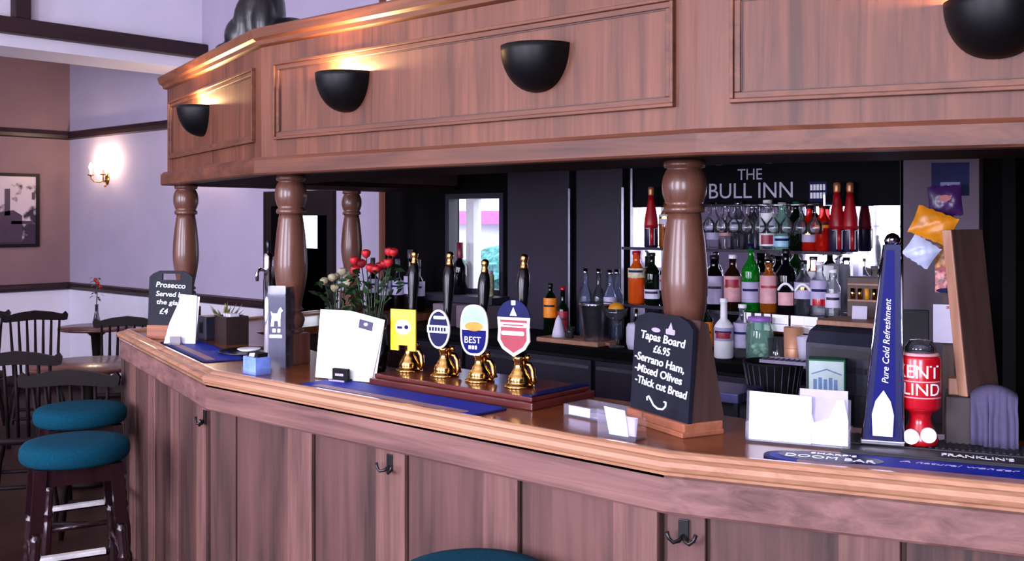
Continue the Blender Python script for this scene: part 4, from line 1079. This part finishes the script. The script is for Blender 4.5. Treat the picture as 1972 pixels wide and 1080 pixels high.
o = thing('spoon_pot', 'white porcelain pot right of the fruit bowl, behind the top of the menu chalkboard', 'pot', (xat(1224, 3.98), 3.98, BC))
MB().lathe([(.036, 0), (.044, .03), (.044, .10), (.036, .12), (.034, .12), (.036, .02), (.0001, .01)], 20).obj('pot', PAPERL, o)
MB().tube([(.0, 0, .03), (.01, -.01, .15), (.014, -.012, .19)], .008, 8).obj('spoon', CHROME, o)
# wine bottles in front of the dark wall on the left
for k, (px, Yw, zl) in enumerate(((718, 4.10, .3), (742, 4.02, .3), (766, 4.08, .3), (790, 4.02, .3), (806, 4.1, .3))):
    bottle('dark wine bottle with a pale label behind the roses, ' + ('leftmost of five', 'second of five from the left', 'middle of five', 'fourth of five from the left', 'rightmost of five')[k],
           px, Yw, CT if xat(px, Yw) < -4.30 else BC, .30 if k != 3 else .36, .037, GBLACK, LILAC, (.30, .58), plain('foil_plum', (74, 70, 84), .35), 'wine_bottle', .40, .36, 'bottle', GW, capf=.14)
# bottle standing on the sill of the window behind the pumps
bottle('dark bottle with a dull red top standing on the ledge of the small window', 886, 4.25, 1.20, .30, .042, GBLACK, None, (.2, .4), plain('dull_red', (110, 24, 44), .4), 'wine_bottle', .40, .4, 'bottle', None, capf=.3)
o = thing('window_ledge', 'narrow dark ledge under the small window behind the hand pumps', 'ledge', ((WX0+WX1)/2, 4.24, 1.16))
MB().box(-.30, .30, -.08, .11, 0, .04, 0, None, .003).obj('ledge', DARKP, o)
o = thing('storage_jar', 'pale cream storage jar at the right of the small window ledge', 'jar', (xat(938, 4.24), 4.24, 1.20))
MB().lathe([(.036, 0), (.04, .006), (.04, .12), (.032, .13), (.0001, .13)], 18).obj('body', CREAMF, o)
MB().lathe([(.034, .128), (.034, .145), (.0001, .147)], 18).obj('lid', PAPERL, o)
# grey storage boxes below the window
for k, (px, w_) in enumerate(((869, .14), (922, .2))):
    o = thing('grey_crate', ('grey crate under the small window, left one of two', 'grey crate under the small window, right one of two')[k], 'crate', (xat(px, 4.16), 4.16, BC))
    MB().box(-w_/2, w_/2, -.08, .08, 0, .125, 0, None, .004).obj('crate', GREYW, o)
    MB().box(-w_*.2, w_*.2, -.083, -.08, .07, .09).obj('grip_slot', DARKP, o)

# --- till and its surroundings
TX = (xat(1552, 3.45)+xat(1690, 3.45))/2; TWd = xat(1690, 3.45)-xat(1552, 3.45)
ti = thing('cash_till', 'dark grey cash till with a pale wooden board on top', 'till', (TX, 3.45, .90), 0)
w = TWd/2
SIDE = Matrix(((0, 0, 1, 0), (1, 0, 0, 0), (0, 1, 0, 0), (0, 0, 0, 1)))
MB().prism([(0, 0), (.34, 0), (.34, .36), (.10, .36), (.03, .34), (.0, .30)], -w, w, 0, SIDE).obj('body', TILL, ti)
MB().box(-w+.012, w-.012, -.012, 0, .02, .13, 0, None, .003).obj('cash_drawer', TILLD, ti)
MB().ball((.02, -.014, .10), .008).obj('drawer_lock', STEEL, ti)
MB().box(-w+.02, w-.02, -.004, .002, .255, .285).obj('display_strip', TILLD, ti)
MB().box(-w*.55, w*.7, -.005, .001, .205, .225).obj('receipt_slot', DARKP, ti)
o = thing('wooden_board', 'pale wooden board lying on top of the cash till', 'board', (TX+.01, 3.55, 1.26), R_(2))
MB().box(-w*.95, w*.95, -.05, .15, 0, .018, 0, None, .003).obj('board', PALEW, o)
x_ = xat(1655, 3.62)
o = thing('receipt_slip', 'white receipt slip propped on the wooden board on the till', 'receipt', (x_, 3.62, 1.278), R_(16))
MB().prism([(-.026, 0), (.026, 0), (.026, .048), (-.026, .048)], 0, .002, 0, Matrix.Rotation(R_(72), 4, 'X')).obj('slip', PAPERL, o)
x_ = xat(1664, 3.72)
o = thing('token_rack', 'small dark wooden rack of amber tokens behind the receipt on the till', 'rack', (x_, 3.715, 1.26), R_(10))
MB().box(-.06, .06, .0, .06, 0, .165, 0, None, .003).obj('rack', DARKBW, o)
MB().box(-.055, .055, -.012, 0, .075, .082).box(-.055, .055, -.012, 0, .135, .142).obj('ledge', PALEW, o)
for k in range(4): MB().lathe([(.0001, 0), (.009, 0), (.009, .04), (.0001, .041)], 10, 0, TR(-.038+k*.026, -.004, .083)).obj('token', FRUIT if k == 2 else BRASS, o)
o = thing('tea_box', 'green and white printed box standing before the till', 'box', (xat(1594, 3.40), 3.395, .90), R_(22))
w_ = .062
MB().box(-w_, w_, -.04, .04, 0, .258, 0, None, .002).obj('box', GREEN, o)
MB().box(-w_+.004, w_-.006, -.042, -.04, .004, .252).obj('white_front', MINT, o)
m = MB()
for k in range(5): m.box(-.044+k*.017, -.032+k*.017, -.0432, -.042, .13, .19+.006*(k % 2))
m.prism([(-.05, .205), (.0, .222), (.05, .205), (.05, .209), (0, .227), (-.05, .209)], 0, .0012, 0, TR(0, -.042, 0) @ UP)
m.obj('blue_print', plain('print_blue', (120, 156, 206), .5, noise=.1), o)
o = thing('black_bucket', 'black ribbed ice tub with faint lettering before the white bottles', 'tub', (xat(1489, 3.5), 3.5, .90))
MB().lathe([(.07, 0), (.074, .004), (.108, .205), (.114, .212), (.108, .212), (.07, .01), (.0001, .01)], 36).obj('tub', BLACKM, o)
m = MB()
for k in range(24):
    a = 2*PI*k/24; m.tube([(.0745*math.cos(a), .0745*math.sin(a), .01), (.109*math.cos(a), .109*math.sin(a), .205)], .0022, 5)
m.obj('ribs', TILL, o)
o = thing('bar_scoop_tray', 'lilac grey drip grid lying on top of the black tub', 'grid', (xat(1522, 3.50), 3.50, 1.112), R_(8))
m = MB(); m.box(-.10, .10, -.05, -.044, 0, .012).box(-.10, .10, .044, .05, 0, .012).box(-.10, -.094, -.044, .044, 0, .012).box(.094, .10, -.044, .044, 0, .012)
for k in range(9): m.box(-.08+k*.02, -.075+k*.02, -.044, .044, .002, .010)
m.obj('grid', plain('grid_plastic', (112, 104, 130), .4), o)
o = thing('steel_shelf', 'lilac steel shelf unit behind the bar right of the menu chalkboard', 'shelf', (xat(1392, 3.22), 3.22, 0), R_(4))
m = MB(); m.box(-.105, .105, -.1, .12, 1.010, 1.043, 0, None, .003).obj('top_tray', STEELP, o)
MB().box(-.085, .11, -.09, .12, .885, .915, 0, None, .003).obj('lower_tray', STEELP, o)
m = MB()
for sx in (-.08, .09):
    for sy in (-.08, .105): m.box(sx-.008, sx+.008, sy-.008, sy+.008, 0, 1.010)
m.obj('legs', BLACK, o)
MB().box(-.08, .09, .06, .1, .915, 1.01).obj('back_panel', TILLD, o)
# dark tilted screen right of the till
o = thing('till_screen', 'dark tilted screen on a stalk right of the cash till', 'screen', (xat(1752, 3.56), 3.56, .90), R_(20))
MB().box(-.05, .05, -.04, .06, 0, .012, 0, None, .003).box(-.012, .012, .0, .02, .012, .30).obj('stalk', BLACK, o)
MB().box(-.062, .062, -.01, .01, -.08, .10, 0, TR(0, 0, .33) @ Matrix.Rotation(R_(-18), 4, 'X'), .003).obj('screen', TILLD, o)
# --- post with snacks hanging on it
pp = pd(1826, 3.46)
sp = thing('snack_post', 'slim dark post behind the bar carrying hanging snack packets', 'post', (pp[0], pp[1], .90), R_(18))
MB().box(-.018, .018, -.01, .02, 0, .898).obj('post', DARKBW, sp)
MB().box(-.06, .06, -.05, .07, 0, .014, 0, None, .003).obj('foot', DARKBW, sp)
for pz in (1.74, 1.66, 1.58, 1.53, 1.455):
    MB().tube([(0, -.008, pz-.90), (0, -.115, pz-.90+.012)], .003, 6).obj('peg', STEEL, sp)
def pouch(name, lab, px, py, w, h, d, mat, tilt, off, band=None, dpt=3.40, group='snack packets on the post'):
    x_, y_ = pd(px, dpt - off); z_ = EYE - (py-HY)/FPX*(dpt-off)
    r = thing(name, lab, 'snack packet', (x_, y_, z_), R_(18), group)
    n, q = 12, 14; vs = []; fs = []; rnd = random.Random(px)
    for sgn in (-1, 1):
        for j in range(q+1):
            for i in range(n+1):
                u = i/n*2-1; v = j/q*2-1
                bulge = max(0, (1-u**4)) * max(0, 1-abs(v)**3.2)
                wr = .0035*math.sin(9*u+px) * math.cos(7*v) * (1-abs(u))
                vs.append((u*w/2*(1-.05*(1-abs(v))), sgn*(d/2*bulge + .0006) + wr, v*h/2 + .002*math.sin(u*14)*(abs(v) > .95)))
    k = (n+1)*(q+1)
    for s in (0, 1):
        for j in range(q):
            for i in range(n):
                a = s*k + j*(n+1)+i; f = (a, a+1, a+n+2, a+n+1)
                fs.append(f if s == 0 else f[::-1])
    M = Matrix.Rotation(R_(tilt), 4, 'Y')
    m = MB(); m.add(vs, fs, 0, True, M); m.obj('bag', mat, r)
    if band:
        bm_, z0, z1, wf = band
        b = MB(); b.prism(oval(w*wf, h*(z1-z0), 18, 0, h*(z0+z1)/2), 0, .0015, 0, M @ TR(0, -d/2-.0035, 0) @ UP); b.obj('printed_mark', bm_, r)
    return r
o = thing('snack_card', 'dark blue snack card at the top of the snack post', 'display card', (pd(1830, 3.40)[0], pd(1830, 3.40)[1], EYE+72/FPX*3.4), R_(18))
MB().box(-.058, .058, -.004, 0, -.055, .055, 0, None, .001).obj('card', BLFOIL, o)
MB().box(-.03, .03, -.0055, -.004, -.03, -.01).obj('printed_band', plain('dull_blue', (56, 60, 120), .4), o)
pouch('crisp_packet', 'purple crisp packet with a red mark hanging on the snack post', 1820, 387, .105, .10, .03, PURPLE, -4, .05, (plain('mark_red', (150, 34, 30), .4), -.02, .2, .36))
pouch('crisp_packet', 'orange crisp packet tilted under the purple one on the snack post', 1797, 434, .13, .095, .032, ORFOIL, 22, .07)
pouch('crisp_packet', 'white blue crisp packet, lowest and furthest left on the snack post', 1774, 484, .095, .08, .028, WHFOIL, 34, .05)
pouch('nut_packet', 'brown nut packet with a red and blue foot right of the white crisp packet', 1826, 498, .082, .085, .016, NUTS, 0, .045, (DRED, -.48, -.3, .9))
pouch('nut_packet', 'pink and blue nut packet, lower of two nut packets on the post', 1825, 542, .078, .075, .016, NUTS2, 0, .045, (BLFOIL, -.5, -.28, .9))
x_, y_ = pd(1824, 3.40)
o = thing('paper_note', 'plain white paper note pinned to the snack post below the nut packets', 'note', (x_, y_, EYE-(660-HY)/FPX*3.4), R_(18))
MB().box(-.043, .043, -.002, 0, 0, .127).obj('paper', PAPERL, o)
MB().ball((0, -.004, .118), .005).obj('pin', PINK, o)

# ================================================================== THE LOUNGE
# framed old print on the left wall
o = thing('framed_print', 'black framed old black and white print on the left wall', 'picture', (XL+.001, 3.94, 1.71), R_(90))
W2, H2 = .40, .348
m = MB(); t = .03
m.box(-W2, W2, -.02, 0, -H2, -H2+t).box(-W2, W2, -.02, 0, H2-t, H2).box(-W2, -W2+t, -.02, 0, -H2+t, H2-t).box(W2-t, W2, -.02, 0, -H2+t, H2-t)
m.obj('frame', FRAMEB, o)
MB().box(-W2+t, W2-t, -.006, 0, -H2+t, H2-t).obj('print', PRINT, o)
m = MB()
m.prism([(-.12, -.30), (.12, -.30), (.12, -.05), (.04, .0), (-.1, -.02)], 0, .001, 0, TR(.12, -.0062, 0) @ UP); m.box(.08, .13, -.0072, -.006, -.05, .20); m.box(.14, .34, -.0072, -.006, -.13, -.10); m.box(.33, .36, -.0072, -.006, .10, .17)
m.obj('dark_shapes', plain('print_ink', (66, 48, 70), .3), o)
# brass two-arm wall lights
def wall_light():
    r = thing('wall_light', '', 'wall light', (0, 0, 0), 0, 'brass wall lights on the back wall')
    m = MB(); m.lathe([(.0001, .018), (.02, .016), (.035, .006), (.04, 0), (.0001, 0)], 20, 0, TR(0, 0, -.02) @ UP @ Matrix.Diagonal((1, 1.5, 1, 1))); m.ball((0, -.02, -.085), .012); m.obj('back_plate', BRASS, r)
    for s in (-1, 1):
        m = MB(); m.tube([(0, -.015, -.03), (s*.04, -.05, -.05), (s*.09, -.085, -.045), (s*.118, -.10, -.015), (s*.12, -.10, .01)], .006, 8)
        m.lathe([(.006, .005), (.026, .012), (.03, .02), (.014, .022)], 16, 0, TR(s*.12, -.10, 0)); m.obj('arm', BRASS, r)
        MB().lathe([(.011, .02), (.011, .065), (.0001, .066)], 12, 0, TR(s*.12, -.10, 0)).obj('candle_tube', CANDLE, r)
        m = MB(); m.lathe([(.009, .064), (.017, .082), (.014, .105), (.004, .128), (.0001, .13)], 12, 0, TR(s*.12, -.10, 0)); m.obj('bulb', BULBW, r)
    return r
wl = wall_light(); wl.location = (xat(207, YB), YB-.001, 2.02); wl['label'] = 'lit brass two arm wall light on the lilac back wall, left of the canopy'
w2 = copy_tree(wl); w2.location = (xat(405, YB), YB-.001, 2.02); w2['label'] = 'lit brass wall light hidden behind the canopy except its lower tip'

# spindle-back chairs
def chair():
    r = thing('windsor_chair', '', 'chair', (0, 0, 0), 0, 'dark spindle back chairs')
    m = MB(); m.prism([(x*1.0, y) for x, y in oval(.42, .41, 24, 0, 0, 2.8)], .43, .465, 0, None, True); m.obj('seat', CHAIRW, r)
    for sx in (-1, 1):
        for sy in (-1, 1):
            MB().tube([(sx*.13, sy*.13, .432), (sx*.155, sy*.16, .32), (sx*.165, sy*.172, .26), (sx*.19, sy*.20, .10), (sx*.20, sy*.215, 0)], [.016, .021, .014, .02, .013], 8).obj('leg', CHAIRW, r)
    MB().tube([(-.178, .19, .2), (.178, .19, .2)], .011, 8).obj('stretcher', CHAIRW, r)
    MB().tube([(-.178, -.19, .2), (.178, -.19, .2)], .011, 8).obj('stretcher', CHAIRW, r)
    for k in range(7):
        x0 = -.15 + k*.05; x1 = x0*1.14
        MB().tube([(x0, .17 - abs(x0)*.15, .46), (x0*1.05, .20, .64), (x1, .245, .885)], [.009, .011, .008], 6).obj('spindle', CHAIRW, r)
    cr = [(-.225, .86), (-.20, .855), (0, .868), (.20, .855), (.225, .86), (.232, .90), (.215, .925), (.19, .905), (.11, .925), (0, .938), (-.11, .925), (-.19, .905), (-.215, .925), (-.232, .90)]
    m = MB(); m.prism(cr, -.264, -.236, 0, UP, False); m.obj('crest_rail', CHAIRW, r)
    return r
ch = chair()
spots = [(pd(72, 7.55), 70, 'dark spindle back chair by the left wall, its back clear of the others'),
         (pd(-54, 7.7), 60, 'dark spindle back chair at the very left edge of the photo'),
         (pd(226, 7.08), 48, 'dark spindle back chair beyond the table, just left of the bar end'),
         (pd(48, 5.66), 236, 'nearest dark spindle back chair at the left, with the widest back rail'),
         (pd(168, 5.02), 226, 'dark spindle back chair close to the bar end, in front of the table')]
for i, (p, a, lab) in enumerate(spots):
    o = ch if i == 0 else copy_tree(ch)
    o.location = (p[0], p[1], 0); o.rotation_euler = (0, 0, R_(a)); o['label'] = lab
def table(lab, p, rad):
    r = thing('pub_table', lab, 'table', (p[0], p[1], 0), 0, 'round dark wooden pub tables')
    MB().lathe([(rad-.02, .712), (rad, .718), (rad, .734), (rad-.008, .74), (.0001, .74)], 36).obj('table_top', TABLEW, r)
    MB().lathe([(.16, 0), (.17, .03), (.05, .06), (.035, .12), (.05, .3), (.03, .45), (.045, .66), (.10, .705), (.10, .713)], 20).obj('pedestal', CHAIRW, r)
    return r
table('round brown pub table between the chairs, just left of the bar end', pd(172, 6.35), .36)
t2 = pd(186, 8.5); table('round pub table near the back wall carrying the single stem vase', t2, .30)
t3 = (xat(432, 4.2), 4.2); table('round pub table by the back wall carrying the leafy plant', t3, .30)
o = thing('bud_vase', 'slim bud vase with a drooping leafy stem on the table by the left wall', 'vase of flowers', (t2[0], t2[1], .74))
MB().lathe([(.022, 0), (.03, .04), (.014, .12), (.012, .17), (.016, .18), (.010, .18), (.009, .12), (.0001, .01)], 16).obj('vase', GSMOKE, o)
MB().tube([(0, 0, .02), (0, 0, .18), (.01, 0, .30), (-.02, 0, .38)], .004, 6).obj('stem', LEAF, o)
m = MB(); rnd = random.Random(5)
for k in range(16):
    zc = .22 + .012*k; a = k*2.4
    m.add([(0, 0, 0), (.035, .014, .01), (.075, 0, -.012), (.035, -.014, .01)], [(0, 1, 2, 3)], 0, True, TR(0, 0, zc, a))
m.obj('leaves', LEAF, o)
m = MB()
for k in range(3): m.ball((-.02+.02*k, .01*k, .385-.03*k), .016)
m.obj('bloom', ROSE, o)
o = thing('leafy_plant', 'yellow green leafy plant in a dark pot on the table between the front posts', 'plant', (t3[0], t3[1], .74))
MB().lathe([(.05, 0), (.065, .10), (.06, .10), (.05, .01), (.0001, .01)], 18).obj('pot', BLACKM, o)
m = MB(); rnd = random.Random(11)
for k in range(26):
    a = rnd.uniform(0, 2*PI); L_ = rnd.uniform(.14, .24); tl = rnd.uniform(-1.35, -.7)
    m.add([(0, 0, 0), (L_*.4, .018, 0), (L_, 0, -.03), (L_*.4, -.018, 0)], [(0, 1, 2, 3)], 0, True, TR(0, 0, .09, a, 0, tl))
m.obj('leaves', LEAFY, o)

# bar stools
def stool():
    r = thing('bar_stool', '', 'bar stool', (0, 0, 0), 0, 'bar stools with teal seats')
    MB().lathe([(.16, .745), (.18, .748), (.19, .760), (.193, .780), (.19, .800), (.178, .815), (.13, .823), (.0001, .826)], 36).obj('seat_pad', TEAL, r)
    m = MB(); q = .128
    m.box(-q, q, -q-.012, -q+.012, .685, .746).box(-q, q, q-.012, q+.012, .685, .746).box(-q-.012, -q+.012, -q+.012, q-.012, .685, .746).box(q-.012, q+.012, -q+.012, q-.012, .685, .746)
    m.obj('apron', STOOLW, r)
    k = .04
    for sx in (-1, 1):
        for sy in (-1, 1):
            P_ = lambda z: (sx*(.128 + k*(.735-z)/.735*1.2), sy*(.128 + k*(.735-z)/.735*1.2), z)
            m = MB(); a0, b0 = Vector(P_(.746)), Vector(P_(.53)); hw = .021
            m.add([tuple(a0 + Vector((i*hw, j*hw, 0))) for j in (-1, 1) for i in (-1, 1)] + [tuple(b0 + Vector((i*hw, j*hw, 0))) for j in (-1, 1) for i in (-1, 1)],
                  [(0, 1, 3, 2), (4, 6, 7, 5), (0, 4, 5, 1), (2, 3, 7, 6), (0, 2, 6, 4), (1, 5, 7, 3)], 0)
            zs = [.53, .515, .508, .495, .47, .45, .42, .405, .395, .385, .37, .30, .24, .20, .185, .17, .10, .02, 0]
            rs = [.013, .013, .019, .019, .016, .021, .015, .021, .021, .014, .018, .023, .020, .015, .021, .021, .018, .015, .016]
            m.tube([P_(z) for z in zs], rs, 12); m.obj('leg', STOOLW, r)
    m = MB()
    for z_, ax in ((.42, 0), (.335, 1)):
        e = .128 + k*(.735-z_)/.735*1.2
        for s in (-1, 1):
            a, b = ((-e, s*e, z_), (e, s*e, z_)) if ax == 0 else ((s*e, -e, z_), (s*e, e, z_))
            m.tube([a, b], .012, 10)
    m.obj('rungs', STOOLW, r)
    e = .128 + k*(.735-.335)/.735*1.2
    MB().box(-e-.014, -e+.014, -e+.03, e-.03, .3465, .351).box(-e+.0125, -e+.016, -e+.03, e-.03, .334, .3465).obj('rung_highlight', plain('rung_highlight_white', (250, 250, 246), .35, .2), r)  # white strip paints the glossy reflection along the back rung
    return r
st = stool()
for i, (x_, y_, a, lab) in enumerate(((-3.745, 1.785, -20, 'teal topped bar stool at the left, nearer one of the pair'),
                                      (-4.395, 2.118, -17, 'teal topped bar stool at the left, half hidden behind its neighbour'),
                                      (-1.655, 1.742, 0, 'teal topped bar stool cut off by the bottom edge of the photo'))):
    o = st if i == 0 else copy_tree(st)
    o.location = (x_, y_, 0); o.rotation_euler = (0, 0, R_(a)); o['label'] = lab

# black bull statue on the canopy
p = pd(505, 3.97)
sb = thing('bull_statue', 'glossy black statue on top of the oak canopy', 'statue', (-3.575, 2.50, 2.325), R_(18))
m = MB()
def el(c, r): m.ball((0, 0, 0), 1, 0, Matrix.Translation(c) @ Matrix.Diagonal((r[0], r[1], r[2], 1)), (1, 1, 1), 18, 12)
el((-.03, .03, .17), (.105, .085, .17)); el((-.03, .02, .30), (.112, .085, .10)); el((.11, .02, .07), (.115, .08, .075)); el((.19, .01, .04), (.06, .06, .05)); el((-.10, .0, .08), (.09, .07, .09))
el((-.08, -.02, .12), (.05, .05, .12)); el((.02, -.02, .12), (.05, .05, .12)); el((-.04, -.03, .40), (.07, .09, .075)); el((-.04, -.10, .37), (.045, .06, .045)); el((-.17, 0, .03), (.075, .05, .03))
m.prism(oval(.46, .15, 30, -.015, .01), .0, .018)
for s in (-1, 1):
    m.tube([(-.02+s*.05, -.02, .45), (-.02+s*.10, -.03, .47), (-.02+s*.12, -.05, .52)], [.018, .014, .006], 8)
    el((-.02+s*.085, -.01, .425), (.035, .012, .018))
b = m.obj('figure', SKIN, sb)
md = b.modifiers.new('r', 'REMESH'); md.mode = 'VOXEL'; md.voxel_size = .008; md.use_smooth_shade = True

# ================================================================== LIGHT
def area(name, loc, rot, sx, sy, power, col):
    l = bpy.data.lights.new(name, 'AREA'); l.shape = 'RECTANGLE'; l.size = sx; l.size_y = sy; l.energy = power; l.color = col
    o = bpy.data.objects.new(name, l); COL.objects.link(o); o.location = loc; o.rotation_euler = rot; return o
DAY = (.84, .80, 1.0)
for (a, b_), pw in zip(WINS, (24, 260, 330, 330)):
    area('window_daylight', ((a+b_)/2, YF-.14, (WB+WT)/2), (R_(90), 0, 0), b_-a-.1, WT-WB-.1, pw, DAY)
def point(name, loc, power, col, rad=.02):
    l = bpy.data.lights.new(name, 'POINT'); l.energy = power; l.color = col; l.shadow_soft_size = rad
    o = bpy.data.objects.new(name, l); COL.objects.link(o); o.location = loc; return o
for L_ in LAMPS: point('uplighter_lamp', L_, 26, (1, .60, .27), .015)
for o in (wl, w2):
    for s in (-1, 1): point('wall_lamp', (o.location.x+s*.12, o.location.y-.10, o.location.z+.15), 6.0, (1, .70, .44), .02)
wd = bpy.data.worlds.new('sky'); SC.world = wd; wd.use_nodes = True
bg = wd.node_tree.nodes['Background']; bg.inputs['Color'].default_value = (.80, .86, 1, 1); bg.inputs['Strength'].default_value = 5.0

cam = bpy.data.cameras.new('camera'); co = bpy.data.objects.new('camera', cam); COL.objects.link(co)
co.location = (0, 0, EYE); co.rotation_euler = (PI/2, 0, YAW)
cam.sensor_fit = 'HORIZONTAL'; cam.sensor_width = 36; cam.lens = 36*FPX/1972; cam.shift_y = (HY-540)/1972
cam.clip_start = .05; cam.clip_end = 100
SC.camera = co
vs_ = SC.view_settings; vs_.view_transform = 'Standard'; vs_.look = 'None'; vs_.gamma = 1; vs_.exposure = 0.0; vs_.use_curve_mapping = False
